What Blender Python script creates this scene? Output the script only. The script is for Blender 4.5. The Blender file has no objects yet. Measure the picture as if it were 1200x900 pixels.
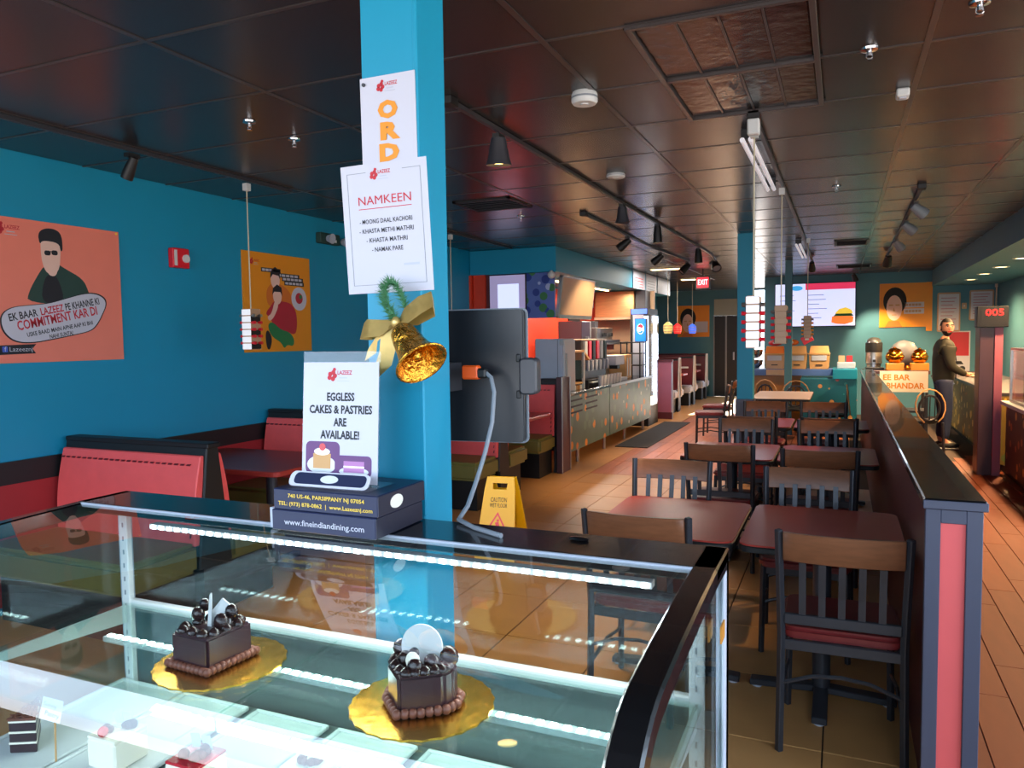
import bpy, bmesh, math, random
from mathutils import Vector, Matrix
random.seed(7)
S = bpy.context.scene
C = S.collection
PI = math.pi

# ---------------------------------------------------------------- camera
cam_d = bpy.data.cameras.new('camera'); cam = bpy.data.objects.new('camera', cam_d); C.objects.link(cam)
cam_d.sensor_width = 36; cam_d.lens = 26.64; cam_d.clip_start = .05
def _cam():
    yaw, pit, rol = .41039, .060968, -.013909
    fwd = Vector((-math.sin(yaw)*math.cos(pit), math.cos(yaw)*math.cos(pit), -math.sin(pit)))
    r0 = Vector((math.cos(yaw), math.sin(yaw), 0)); u0 = r0.cross(fwd)
    r = math.cos(rol)*r0 + math.sin(rol)*u0; u = -math.sin(rol)*r0 + math.cos(rol)*u0
    m = Matrix((r, u, -fwd)).transposed().to_4x4(); m.translation = (0, 0, 1.6)
    cam.matrix_world = m
_cam(); S.camera = cam

# ---------------------------------------------------------------- world, exposure
w = bpy.data.worlds.new('daylight'); S.world = w; w.use_nodes = True
nt = w.node_tree; bg = nt.nodes['Background']
tc = nt.nodes.new('ShaderNodeTexCoord'); sx = nt.nodes.new('ShaderNodeSeparateXYZ'); cr = nt.nodes.new('ShaderNodeValToRGB')
nt.links.new(tc.outputs['Generated'], sx.inputs[0])
mp = nt.nodes.new('ShaderNodeMapRange'); mp.inputs[1].default_value = -.15; mp.inputs[2].default_value = .15
nt.links.new(sx.outputs['Z'], mp.inputs[0]); nt.links.new(mp.outputs[0], cr.inputs[0]); nt.links.new(cr.outputs[0], bg.inputs[0])
cr.color_ramp.elements[0].color = (.62, .56, .52, 1); cr.color_ramp.elements[1].color = (.62, .79, 1, 1)
bg.inputs[1].default_value = 6.0
vs = S.view_settings; vs.view_transform = 'Standard'; vs.look = 'None'; vs.gamma = 1; vs.use_curve_mapping = False
vs.exposure = 0.4
S.cycles.transparent_max_bounces = 24; S.cycles.max_bounces = 8; S.cycles.diffuse_bounces = 5
S.cycles.caustics_reflective = False; S.cycles.caustics_refractive = False

def portal(w_, h_, loc, n):
    d = bpy.data.lights.new('window_portal', 'AREA'); d.shape = 'RECTANGLE'; d.size = w_; d.size_y = h_
    d.cycles.is_portal = True
    o = bpy.data.objects.new('window_portal', d); C.objects.link(o); o.location = loc
    o.rotation_euler = Vector(n).to_track_quat('-Z', 'Y').to_euler()
portal(4.45, 1.75, (-2.27, -1.02, 1.8), (0, 1, 0))
portal(1.8, 1.75, (1.3, -1.02, 1.8), (0, 1, 0))
portal(5.2, 2.1, (2.66, 1.9, 1.55), (-1, 0, 0))
portal(.88, 2.6, (-1.94, 20.25, 1.4), (0, -1, 0))

sun_d = bpy.data.lights.new('sun', 'SUN'); sun_d.energy = 36; sun_d.color = (1, .86, .66); sun_d.angle = .01
sun = bpy.data.objects.new('sun', sun_d); C.objects.link(sun); sun.rotation_euler = Vector((-.10, -1, -.55)).to_track_quat('-Z', 'Y').to_euler()

def spot(loc, to, power, col=(1, .72, .42), ang=70, blend=.6, rad=.04, kind='SPOT'):
    d = bpy.data.lights.new('lamp_light', kind); d.energy = power; d.color = col
    d.shadow_soft_size = rad
    if kind == 'SPOT': d.spot_size = math.radians(ang); d.spot_blend = blend
    o = bpy.data.objects.new('lamp_light', d); C.objects.link(o); o.location = loc
    o.rotation_euler = (Vector(to)-Vector(loc)).to_track_quat('-Z', 'Y').to_euler()
    return o

# ---------------------------------------------------------------- helpers
def lin(c):
    return tuple(((x/255/12.92) if x/255 <= .04045 else ((x/255+.055)/1.055)**2.4) for x in c)
MATS = {}
def mat(name, col=(128, 128, 128), rough=.5, metal=0, var=.08, scale=6, bump=0, emit=0, coat=0, rnd=0, spec=.5, stretch=None, ecol=None):
    if name in MATS: return MATS[name]
    m = bpy.data.materials.new(name); m.use_nodes = True; MATS[name] = m
    n = m.node_tree.nodes; l = m.node_tree.links; p = n['Principled BSDF']
    c = lin(col)
    tcn = n.new('ShaderNodeTexCoord'); vec = tcn.outputs['Object']
    if stretch:
        mpn = n.new('ShaderNodeMapping'); mpn.inputs['Scale'].default_value = stretch; l.new(vec, mpn.inputs[0]); vec = mpn.outputs[0]
    ns = n.new('ShaderNodeTexNoise'); ns.inputs['Scale'].default_value = scale; ns.inputs['Detail'].default_value = 5
    l.new(vec, ns.inputs['Vector'])
    mx = n.new('ShaderNodeMix'); mx.data_type = 'RGBA'
    mx.inputs[6].default_value = tuple(max(0, x*(1-var)) for x in c)+(1,); mx.inputs[7].default_value = tuple(min(1, x*(1+var)) for x in c)+(1,)
    l.new(ns.outputs[0], mx.inputs[0]); out = mx.outputs[2]
    if rnd:
        oi = n.new('ShaderNodeObjectInfo'); hs = n.new('ShaderNodeHueSaturation'); mr = n.new('ShaderNodeMapRange')
        mr.inputs[3].default_value = 1-rnd; mr.inputs[4].default_value = 1+rnd
        l.new(oi.outputs['Random'], mr.inputs[0]); l.new(mr.outputs[0], hs.inputs['Value']); l.new(out, hs.inputs['Color']); out = hs.outputs[0]
    l.new(out, p.inputs['Base Color'])
    p.inputs['Roughness'].default_value = rough; p.inputs['Metallic'].default_value = metal
    p.inputs['Specular IOR Level'].default_value = spec
    p.inputs['Coat Weight'].default_value = coat
    if bump:
        b = n.new('ShaderNodeBump'); b.inputs['Strength'].default_value = bump; b.inputs['Distance'].default_value = .01
        l.new(ns.outputs[0], b.inputs['Height']); l.new(b.outputs[0], p.inputs['Normal'])
    if emit:
        p.inputs['Emission Color'].default_value = (lin(ecol) if ecol else c)+(1,); p.inputs['Emission Strength'].default_value = emit
    return m
def glass(name, tint=(.9, .97, .95), rough=0.0, ior=1.45):
    m = bpy.data.materials.new(name); m.use_nodes = True; MATS[name] = m
    n = m.node_tree.nodes; l = m.node_tree.links
    n.remove(n['Principled BSDF']); o = n['Material Output']
    t = n.new('ShaderNodeBsdfTransparent'); t.inputs[0].default_value = tint+(1,)
    g = n.new('ShaderNodeBsdfGlossy'); g.inputs['Roughness'].default_value = rough
    f = n.new('ShaderNodeFresnel'); ge = n.new('ShaderNodeNewGeometry')
    # thin sheet: the same reflectance from both sides
    pw = n.new('ShaderNodeMath'); pw.operation = 'POWER'; pw.inputs[0].default_value = ior
    ma = n.new('ShaderNodeMath'); ma.operation = 'MULTIPLY_ADD'; ma.inputs[1].default_value = -2; ma.inputs[2].default_value = 1
    l.new(ge.outputs['Backfacing'], ma.inputs[0]); l.new(ma.outputs[0], pw.inputs[1]); l.new(pw.outputs[0], f.inputs[0])
    mx = n.new('ShaderNodeMixShader'); l.new(f.outputs[0], mx.inputs[0]); l.new(t.outputs[0], mx.inputs[1]); l.new(g.outputs[0], mx.inputs[2])
    l.new(mx.outputs[0], o.inputs[0]); return m
def spots_mat(name, base, dots, scale=9, rough=.5, thr=.28):
    m = bpy.data.materials.new(name); m.use_nodes = True; MATS[name] = m
    n = m.node_tree.nodes; l = m.node_tree.links; p = n['Principled BSDF']
    tcn = n.new('ShaderNodeTexCoord'); v = n.new('ShaderNodeTexVoronoi'); v.inputs['Scale'].default_value = scale
    l.new(tcn.outputs['Object'], v.inputs['Vector'])
    r = n.new('ShaderNodeValToRGB'); r.color_ramp.interpolation = 'CONSTANT'
    r.color_ramp.elements[0].color = (1, 1, 1, 1); r.color_ramp.elements[1].position = thr; r.color_ramp.elements[1].color = (0, 0, 0, 1)
    l.new(v.outputs['Distance'], r.inputs[0])
    cr2 = n.new('ShaderNodeValToRGB'); cr2.color_ramp.interpolation = 'CONSTANT'
    sp = n.new('ShaderNodeSeparateColor'); l.new(v.outputs['Color'], sp.inputs[0]); l.new(sp.outputs[0], cr2.inputs[0])
    els = cr2.color_ramp.elements
    while len(els) < len(dots): els.new(.5)
    for i, d in enumerate(dots): els[i].position = i/len(dots); els[i].color = lin(d)+(1,)
    ns = n.new('ShaderNodeTexNoise'); ns.inputs['Scale'].default_value = 3; l.new(tcn.outputs['Object'], ns.inputs['Vector'])
    mb = n.new('ShaderNodeMix'); mb.data_type = 'RGBA'; c = lin(base)
    mb.inputs[6].default_value = tuple(x*.75 for x in c)+(1,); mb.inputs[7].default_value = tuple(x*1.25 for x in c)+(1,); l.new(ns.outputs[0], mb.inputs[0])
    mx = n.new('ShaderNodeMix'); mx.data_type = 'RGBA'
    l.new(r.outputs[0], mx.inputs[0]); l.new(mb.outputs[2], mx.inputs[6]); l.new(cr2.outputs[0], mx.inputs[7])
    l.new(mx.outputs[2], p.inputs['Base Color']); p.inputs['Roughness'].default_value = rough
    return m

BASE = {}
def thing(name, label=None, cat=None, base=(0, 0, 0), group=None, kind=None):
    o = bpy.data.objects.new(name, None); C.objects.link(o); o.location = base; o.empty_display_size = .05
    BASE[o.name] = Vector(base)
    tag(o, label, cat, group, kind); return o
def tag(o, label=None, cat=None, group=None, kind=None):
    if label: o['label'] = label
    if cat: o['category'] = cat
    if group: o['group'] = group
    if kind: o['kind'] = kind
    return o
def NB(): return bmesh.new()
def build(b, name, m, parent=None, label=None, cat=None, group=None, kind=None, bev=0, smooth=False, segs=1, ang=.5, norm=True):
    if norm: bmesh.ops.recalc_face_normals(b, faces=b.faces)
    if bev:
        es = [e for e in b.edges if len(e.link_faces) == 2 and e.calc_face_angle(0) > ang]
        bmesh.ops.bevel(b, geom=es, offset=bev, segments=segs, affect='EDGES', clamp_overlap=True)
    if smooth:
        for f in b.faces: f.smooth = True
    me = bpy.data.meshes.new(name); b.to_mesh(me); b.free()
    if smooth:
        try: me.set_sharp_from_angle(angle=.7)
        except Exception: pass
    return link(me, name, m, parent, label, cat, group, kind)
def link(me, name, m, parent=None, label=None, cat=None, group=None, kind=None):
    me.materials.clear(); me.materials.append(MATS[m] if isinstance(m, str) else m)
    o = bpy.data.objects.new(name, me); C.objects.link(o)
    if parent is not None:
        o.parent = parent; bs = BASE[parent.name]; BASE[o.name] = bs
    else:
        xs = [v.co for v in me.vertices]
        bs = Vector(((min(v.x for v in xs)+max(v.x for v in xs))/2, (min(v.y for v in xs)+max(v.y for v in xs))/2, min(v.z for v in xs)))
        o.location = bs; BASE[o.name] = bs
    me.transform(Matrix.Translation(-bs))
    return tag(o, label, cat, group, kind)
def box(b, x0, x1, y0, y1, z0, z1):
    vs_ = [b.verts.new((x, y, z)) for z in (z0, z1) for y in (y0, y1) for x in (x0, x1)]
    for f in ((0, 1, 3, 2), (4, 6, 7, 5), (0, 4, 5, 1), (2, 3, 7, 6), (0, 2, 6, 4), (1, 5, 7, 3)): b.faces.new([vs_[i] for i in f])
    return vs_
def obox(b, c, ex, ey, ez):
    c, ex, ey, ez = map(Vector, (c, ex, ey, ez))
    v = [b.verts.new(c+sx_*ex+sy*ey+sz*ez) for sz in (-1, 1) for sy in (-1, 1) for sx_ in (-1, 1)]
    for f in ((0, 1, 3, 2), (4, 6, 7, 5), (0, 4, 5, 1), (2, 3, 7, 6), (0, 2, 6, 4), (1, 5, 7, 3)): b.faces.new([v[i] for i in f])
def ring(b, c, u, v, r, n, r2=None):
    r2 = r if r2 is None else r2
    return [b.verts.new(c+u*(r*math.cos(2*PI*i/n))+v*(r2*math.sin(2*PI*i/n))) for i in range(n)]
def tube(b, pts, rs, n=8, cap=True, flat=1):
    pts = [Vector(p) for p in pts]
    if not hasattr(rs, '__len__'): rs = [rs]*len(pts)
    prev = None; u = None
    for i, p in enumerate(pts):
        t = ((pts[min(i+1, len(pts)-1)]-p).normalized() + (p-pts[max(i-1, 0)]).normalized())
        if t.length < 1e-6: t = pts[min(i+1, len(pts)-1)]-pts[max(i-1, 0)]
        t.normalize()
        if u is None:
            u = t.orthogonal().normalized() if abs(t.z) < .9 else (Vector((0, 1, 0)).cross(t)).normalized()
        u = (u-t*u.dot(t)).normalized(); v = t.cross(u)
        rg = ring(b, p, u, v, rs[i], n, rs[i]*flat)
        if prev: 
            for k in range(n): b.faces.new((prev[k], prev[(k+1) % n], rg[(k+1) % n], rg[k]))
        elif cap: b.faces.new(rg[::-1])
        prev = rg
    if cap: b.faces.new(prev)
def cyl(b, p0, p1, r0, r1=None, n=16): tube(b, [p0, p1], [r0, r0 if r1 is None else r1], n)
def lathe(b, prof, c=(0, 0, 0), n=20, axis=None):
    c = Vector(c); ax = Vector(axis).normalized() if axis else Vector((0, 0, 1))
    u = ax.orthogonal().normalized(); v = ax.cross(u); prev = None
    for r, z in prof:
        rg = ring(b, c+ax*z, u, v, max(r, 1e-4), n)
        if prev:
            for k in range(n): b.faces.new((prev[k], prev[(k+1) % n], rg[(k+1) % n], rg[k]))
        prev = rg
def ball(b, c, r, sc=(1, 1, 1), n=10):
    m = Matrix.Translation(c) @ Matrix.Diagonal((sc[0], sc[1], sc[2], 1))
    bmesh.ops.create_uvsphere(b, u_segments=n, v_segments=max(4, n*2//3), radius=r, matrix=m)
def ext(b, pts, d):
    """closed polygon of 3d points extruded along vector d"""
    d = Vector(d); a = [b.verts.new(p) for p in pts]; c2 = [b.verts.new(Vector(p)+d) for p in pts]
    b.faces.new(a[::-1]); b.faces.new(c2)
    for i in range(len(a)): b.faces.new((a[i], a[(i+1) % len(a)], c2[(i+1) % len(a)], c2[i]))
def chk(pts, n=2):
    for _ in range(n):
        o = []
        for i in range(len(pts)):
            a, c_ = pts[i], pts[(i+1) % len(pts)]; o += [(a[0]*.75+c_[0]*.25, a[1]*.75+c_[1]*.25), (a[0]*.25+c_[0]*.75, a[1]*.25+c_[1]*.75)]
        pts = o
    return pts
ORD = ['first', 'second', 'third', 'fourth', 'fifth', 'sixth', 'seventh']
class FR:
    """flat frame: origin, right, up; n points at the viewer"""
    def __init__(s, o, r, u):
        s.o = Vector(o); s.r = Vector(r).normalized(); s.u = Vector(u).normalized(); s.n = s.r.cross(s.u)
    def p(s, u, v, w=0): return s.o+s.r*u+s.u*v+s.n*w
    def rect(s, b, u0, u1, v0, v1, w0, w1): ext(b, [s.p(u0, v0, w0), s.p(u1, v0, w0), s.p(u1, v1, w0), s.p(u0, v1, w0)], s.n*(w1-w0))
    def spoly(s, b, pts, w0, w1): s.poly(b, chk(pts), w0, w1)
    def poly(s, b, pts, w0, w1): ext(b, [s.p(u, v, w0) for u, v in pts], s.n*(w1-w0))
    def disc(s, b, u, v, r, w0, w1, n=20, r2=None):
        r2 = r2 or r; s.poly(b, [(u+r*math.cos(2*PI*i/n), v+r2*math.sin(2*PI*i/n)) for i in range(n)], w0, w1)
    def rrect(s, b, u0, u1, v0, v1, r, w0, w1):
        pts = []
        for cx, cy, a0 in ((u1-r, v0+r, -90), (u1-r, v1-r, 0), (u0+r, v1-r, 90), (u0+r, v0+r, 180)):
            for k in range(5): a = math.radians(a0+k*22.5); pts.append((cx+r*math.cos(a), cy+r*math.sin(a)))
        s.poly(b, pts, w0, w1)
def part(fr, shape, args, name, m, parent, w0=0, w1=.002, **k):
    b = NB(); getattr(fr, shape)(b, *args, w0, w1, **{q: k.pop(q) for q in ('n', 'r2') if q in k}); return build(b, name, m, parent, **k)
def text(s, fr, u, v, h, m, parent, w=.003, width=None, rot=0, name='lettering', bold=0, align='CENTER'):
    cu = bpy.data.curves.new('t', 'FONT'); cu.body = s; cu.align_x = align; cu.align_y = 'CENTER'; cu.size = 1; cu.extrude = .0; cu.offset = bold; cu.resolution_u = 2
    o = bpy.data.objects.new('t', cu); C.objects.link(o)
    dg = bpy.context.evaluated_depsgraph_get(); dg.update()
    me = bpy.data.meshes.new_from_object(o.evaluated_get(dg)); bpy.data.objects.remove(o); bpy.data.curves.remove(cu)
    if not len(me.vertices): return
    wd = max(q.co.x for q in me.vertices)-min(q.co.x for q in me.vertices)
    sy = h/.73; sx_ = sy if width is None else width/wd
    c, s_ = math.cos(rot), math.sin(rot)
    for q in me.vertices:
        x, y = q.co.x*sx_, q.co.y*sy
        q.co = fr.p(u+x*c-y*s_, v+x*s_+y*c, w)
    me.name = name
    return link(me, name, m, parent)
def copy_tree(o, loc=None, rotz=None, label=None, group=None, parent=None):
    c = o.copy(); C.objects.link(c); c.parent = parent
    BASE[c.name] = BASE.get(o.name, Vector())
    if loc is not None: c.location = loc
    if rotz is not None: c.rotation_euler = (0, 0, rotz)
    if label: c['label'] = label
    if group: c['group'] = group
    for ch in list(o.children): copy_tree(ch, parent=c)
    return c

# ---------------------------------------------------------------- materials
mat('teal_paint', (0, 138, 174), .55, var=.05, scale=2); mat('teal_bright', (0, 140, 174), .5, var=.03)
mat('teal_dark', (70, 124, 142), .6); mat('ceiling_paint', (44, 41, 43), .27, var=.15, scale=3, rnd=.1, spec=.42); mat('grid_metal', (64, 57, 57), .3, .1)
mat('black_lam', (14, 14, 16), .22, var=.2, coat=.4); mat('black_matte', (16, 16, 18), .5); mat('black_metal', (60, 60, 66), .38, .35, var=.15)
mat('slate', (68, 70, 88), .45); mat('pink_panel', (226, 92, 92), .5, var=.05); mat('red_vinyl', (240, 90, 88), .42, var=.08, scale=14, bump=.05); mat('maroon_vinyl', (98, 24, 32), .42, bump=.05)
mat('wall_red', (165, 38, 42), .55); mat('maroon_dark', (92, 32, 38), .45); mat('olive_vinyl', (112, 104, 50), .45, bump=.05)
mat('tile', (190, 136, 82), .38, var=.16, scale=5, rnd=.1); mat('plank', (176, 100, 66), .38, var=.25, scale=4, rnd=.16, stretch=(8, 1, 1)); mat('plank_aisle', (126, 58, 24), .62, var=.16, scale=4, rnd=.1, stretch=(5, 1, 1)); mat('grout', (52, 36, 28), .8)
mat('wood_rail', (126, 78, 52), .4, var=.35, scale=5, stretch=(2, 14, 14)); mat('table_red', (168, 58, 50), .3, var=.08, scale=9, spec=.35); mat('table_white', (214, 196, 196), .4)
mat('white_paper', (192, 192, 204), .6, var=.01); mat('white', (206, 208, 208), .45, var=.02); mat('grey', (128, 134, 142), .5); mat('light_grey', (176, 182, 196), .5)
mat('navy', (26, 34, 66), .4); mat('navy_side', (28, 26, 44), .45); mat('gold_print', (238, 200, 70), .5); mat('ink', (26, 28, 36), .6); mat('ink_red', (190, 34, 50), .6); mat('ink_orange', (222, 140, 30), .6)
mat('gold_metal', (222, 160, 60), .22, 1, var=.3, scale=70, bump=.9); mat('gold_foil', (225, 170, 60), .24, 1, var=.12, scale=40, bump=.12); mat('ribbon', (224, 192, 118), .38, .6, var=.25, scale=25, bump=.2); mat('pine', (70, 130, 84), .6, var=.3)
mat('steel', (170, 168, 165), .28, .9, var=.12); mat('chrome', (200, 200, 205), .15, 1); mat('cord_white', (196, 186, 160), .6); mat('dark_grey', (52, 52, 58), .4)
mat('yellow_plastic', (226, 178, 10), .4, var=.03); mat('orange_plastic', (236, 90, 20), .4); mat('choc', (52, 28, 34), .3, var=.2, scale=30); mat('choc_light', (112, 62, 46), .5, var=.25, scale=60, bump=.3); mat('cream', (240, 232, 214), .5); mat('berry', (190, 20, 40), .25); mat('choc_shiny', (40, 24, 24), .2, var=.4, scale=50, bump=.4)
mat('led', (235, 250, 255), emit=22); mat('warm_bulb', (255, 200, 120), emit=14); mat('warm_disc', (255, 214, 150), emit=7); mat('led_red', (255, 20, 20), emit=5)
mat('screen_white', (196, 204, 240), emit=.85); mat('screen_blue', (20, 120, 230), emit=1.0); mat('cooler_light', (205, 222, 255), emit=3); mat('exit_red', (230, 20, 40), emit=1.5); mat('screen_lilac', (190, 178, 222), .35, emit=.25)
mat('kiosk_red', (214, 62, 34), .5); mat('beige', (190, 156, 124), .5); mat('cardboard', (196, 150, 96), .6); mat('poster_orange', (226, 142, 28), .5, var=.04); mat('poster_pink', (232, 128, 108), .5, var=.05); mat('skin', (196, 140, 112), .5); mat('poster_skin', (226, 186, 170), .6)
mat('green_dark', (34, 64, 58), .6); mat('cloth_red', (176, 40, 56), .6); mat('cloth_green', (36, 120, 70), .6); mat('cloth_orange', (206, 110, 40), .6); mat('jacket', (44, 44, 34), .8, bump=.1); mat('jeans', (32, 44, 76), .8, bump=.1); mat('hair', (22, 18, 17), .7, bump=.2); mat('shoe', (20, 20, 22), .6)
mat('purple', (92, 44, 104), .5); mat('fire_red', (214, 26, 44), .35); mat('teal_case', (20, 52, 60), .4); mat('mat_rubber', (44, 36, 34), .85, bump=.2); mat('bowl_gold', (200, 130, 40), .2, 1); mat('pendant_white', (240, 240, 244), emit=.35); mat('pendant_tan', (176, 140, 110), .5)
mat('post_brown', (74, 46, 52), .4); mat('pink_side', (168, 92, 110), .45); mat('amber', (196, 128, 40), .4); mat('diffuser', (30, 29, 31), .2, var=.4, scale=12, bump=.5); mat('hood_copper_reflection', (196, 146, 100), .3, .5, stretch=(1, 1, 8), var=.3); mat('door_dark', (18, 18, 20), .5); mat('hall_grey', (150, 160, 150), .6)
glass('case_glass', (.93, .97, .96)); glass('front_glass', (.93, .97, .96), 0, 1.95); glass('shelf_glass', (.86, .96, .93)); glass('acrylic', (.96, .97, .98)); glass('clear_glass', (.95, .96, .95))
spots_mat('kiosk_print', (84, 112, 104), [(220, 140, 40), (200, 200, 190), (214, 120, 40), (96, 128, 110)], 5.5, .45, .34)
spots_mat('counter_print', (56, 36, 34), [(150, 100, 60), (90, 60, 54), (190, 140, 60)], 6, .5, .26)
spots_mat('cabinet_print', (24, 106, 126), [(200, 150, 90), (60, 150, 160), (180, 80, 90)], 7, .45, .22)
spots_mat('menu_art', (90, 110, 180), [(60, 120, 70), (40, 60, 140), (170, 180, 220)], 8, .4, .45)
# ================================================================ STRUCTURE
XW, XR, YF, YB, YL, H = -4.54, 2.62, -1.0, 16.3, 20.2, 2.75
def st(name, m, boxes, label, parent=None, **k):
    b = NB()
    for q in boxes: box(b, *q)
    return build(b, name, m, parent, label=label, kind='structure' if parent is None else None, **k)
floor = st('floor', 'grout', [(XW-.1, XR+.1, YF-.1, YL+.2, -.1, -.006)], 'tiled floor of the restaurant')
def piece(proto, name, parent, x, y, z=0):
    o = bpy.data.objects.new(name, proto); C.objects.link(o); o.parent = parent; o.location = Vector((x, y, z))-BASE[parent.name]; return o
def pmesh(name, m, *boxes, bev=0):
    b = NB()
    for q in boxes: box(b, *q)
    bmesh.ops.recalc_face_normals(b, faces=b.faces)
    if bev: bmesh.ops.bevel(b, geom=b.edges[:], offset=bev, segments=1, affect='EDGES')
    me = bpy.data.meshes.new(name); b.to_mesh(me); b.free(); me.materials.append(MATS[m]); return me
t_me = pmesh('tile', 'tile', (.003, .527, .003, .6, -.012, 0), bev=.002)
for i in range(6):
    for j in range(12):
        piece(t_me, 'tile', floor, -2.70+.53*i-(0 if i else 0), 1.233+.603*j)
p_me = pmesh('plank', 'plank', (.002, .155, .002, .928, -.012, 0), bev=.0015)
p2_me = pmesh('plank', 'plank_aisle', (.002, .155, .002, .928, -.012, 0), bev=.0015)
for i in range(18):
    for j in range(8):
        piece(p_me, 'plank', floor, -2.70+.157*i, 8.47+.93*j+((i % 3)*.0))
for i in range(-1, 10):
    for j in range(9):
        piece(p2_me, 'plank', floor, .533+.157*i, [2.88, 2.31, 2.62][i % 3]+.93*j)
st('floor_covering', 'tile', [(XW, -2.705, YF, YL, -.006, -.001), (-2.7, XR, YF, 1.2, -.006, -.001), (-2.7, .25, 15.95, YL, -.006, -.001)], 'plain brown floor in the booth aisle')

# ceiling: slab, painted panels and grid bars
ceil = st('ceiling', 'ceiling_paint', [(XW-.1, XR+.1, YF-.1, YL+.2, H+.012, H+.1)], 'dark painted drop ceiling')
XL = [XW, -3.82, -2.45, -1.08, .30, .98, 1.55]; YS = [YF]+[.19+.66*k for k in range(25)]; YS = YS+[16.3]
for i in range(6):
    pan = None
    for j in range(len(YS)-1):
        y0, y1 = YS[j], YS[j+1]
        if y1-y0 < .1 or y1 < .8: 
            continue
        if i == 3 and 2.8 < y0 < 4.1:
            for a, c_ in ((-1.08, -.757), (-.095, .30)):
                st('ceiling_panel', 'ceiling_paint', [(a+.01, c_-.01, y0+.01, y1-.01, H, H+.014)], None, ceil)
            continue
        me = pmesh('ceiling_panel', 'ceiling_paint', (.012, XL[i+1]-XL[i]-.012, .012, y1-y0-.012, 0, .014)) if (pan is None or abs(y1-y0-.66) > .01) else pan
        if abs(y1-y0-.66) < .01: pan = me
        piece(me, 'ceiling_panel', ceil, XL[i], y0, H)
for x in XL[1:6]:
    st('grid_bar', 'grid_metal', [(x-.012, x+.012, .8, YB, H-.004, H+.013)], None, ceil)
for y in YS[2:-1]:
    if y < .8: continue
    if 3.4 < y < 3.6: bx = [(XW, -.757, y-.009, y+.009, H-.003, H+.013), (-.095, 1.55, y-.009, y+.009, H-.003, H+.013)]
    else: bx = [(XW, 1.55, y-.009, y+.009, H-.003, H+.013)]
    st('grid_bar', 'grid_metal', bx, None, ceil)

# left wall
wl = st('wall_left', 'teal_paint', [(XW-.1, XW, YF, YL+.1, 0, H+.01)], 'teal painted wall on the left above the booths')
st('trim_1', 'black_matte', [(XW, XW+.02, 1.0, 8.4, .77, .905)], 'black chair rail along the teal wall')
wp = pmesh('wainscot_panel', 'wall_red', (0, .014, .004, 1.4, .05, .77))
for k in range(5): piece(wp, 'wainscot_panel', wl, XW, 1.3+1.42*k)
st('kiosk_wall_panel', 'kiosk_red', [(XW, XW+.03, 9.05, 13.95, .0, 2.43)], None, wl)
# back walls
wb = st('wall_back', 'teal_dark', [(-1.45, XR+.1, YB, YB+.1, 0, H+.01), (-1.45, -1.35, YB+.1, YL, 0, H+.01)], 'teal back wall carrying the menu screen')
wbl = st('wall_back_left', 'teal_dark', [(XW, -3.06, YL, YL+.1, 0, H+.01), (-3.06, -2.42, YL, YL+.1, 2.1, H+.01), (-2.42, -2.38, YL, YL+.1, 0, H+.01), (-1.5, -1.35, YL, YL+.1, 0, H+.01), (-2.38, -1.5, YL, YL+.1, 2.72, H+.01)], 'dark teal far wall behind the maroon booths')
st('wall_header_panel', 'hall_grey', [(-3.04, -2.43, YL-.03, YL, 2.09, 2.52)], None, wbl)
d1 = st('door_1', 'door_dark', [(-3.03, -2.45, YL+.02, YL+.06, 0, 2.09)], 'dark doorway at the far end of the booth aisle')
st('door_handle', 'steel', [(-2.56, -2.53, YL-.03, YL+.02, .95, 1.15)], None, d1)
st('door_frame', 'grey', [(-3.06, -3.03, YL-.02, YL+.06, 0, 2.09), (-2.45, -2.42, YL-.02, YL+.06, 0, 2.09), (-2.76, -2.72, YL, YL+.02, 0, 2.09)], None, d1)
w2 = st('window_2', 'grey', [(-2.38, -2.34, YL, YL+.08, 0, 2.72), (-1.54, -1.5, YL, YL+.08, 0, 2.72), (-2.34, -1.54, YL, YL+.08, .0, .1)], 'bright glazed door at the far end')
# right wall with soffit
st('wall_right', 'teal_dark', [(XR, XR+.1, 4.6, YB+.1, 0, H+.01), (XR, XR+.1, YF, 4.6, 0, .5), (XR, XR+.1, YF, 4.6, 2.6, H+.01), (XR, XR+.1, YF, -.7, .5, 2.6)], 'teal wall on the right behind the service counter')
st('ceiling_soffit', 'teal_dark', [(1.55, XR, 4.8, YB, 2.46, H+.01)], 'teal soffit with recessed lights over the service counter')
# storefront behind the viewer and windows to the right of the viewer
wf = st('wall_front', 'teal_dark', [(XW, XR, YF-.1, YF, 0, .92), (XW, XR, YF-.1, YF, 2.68, H+.01), (-.05, .4, YF-.1, YF, .92, 2.68), (2.2, XR, YF-.1, YF, .92, 2.68)], 'storefront wall behind the viewer')
st('window_1', 'black_metal', [(XW, -.05, YF-.08, YF-.02, .92, .96), (XW, -.05, YF-.08, YF-.02, 2.64, 2.68)], 'storefront window frames behind the viewer')
st('window_3', 'black_metal', [(XR+.02, XR+.08, y-.03, y+.03, .5, 2.6) for y in (1.0, 2.8)]+[(XR+.02, XR+.08, -.7, 4.6, .5, .55), (XR+.02, XR+.08, -.7, 4.6, 2.55, 2.6)], 'side window frames to the right of the viewer')

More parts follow.
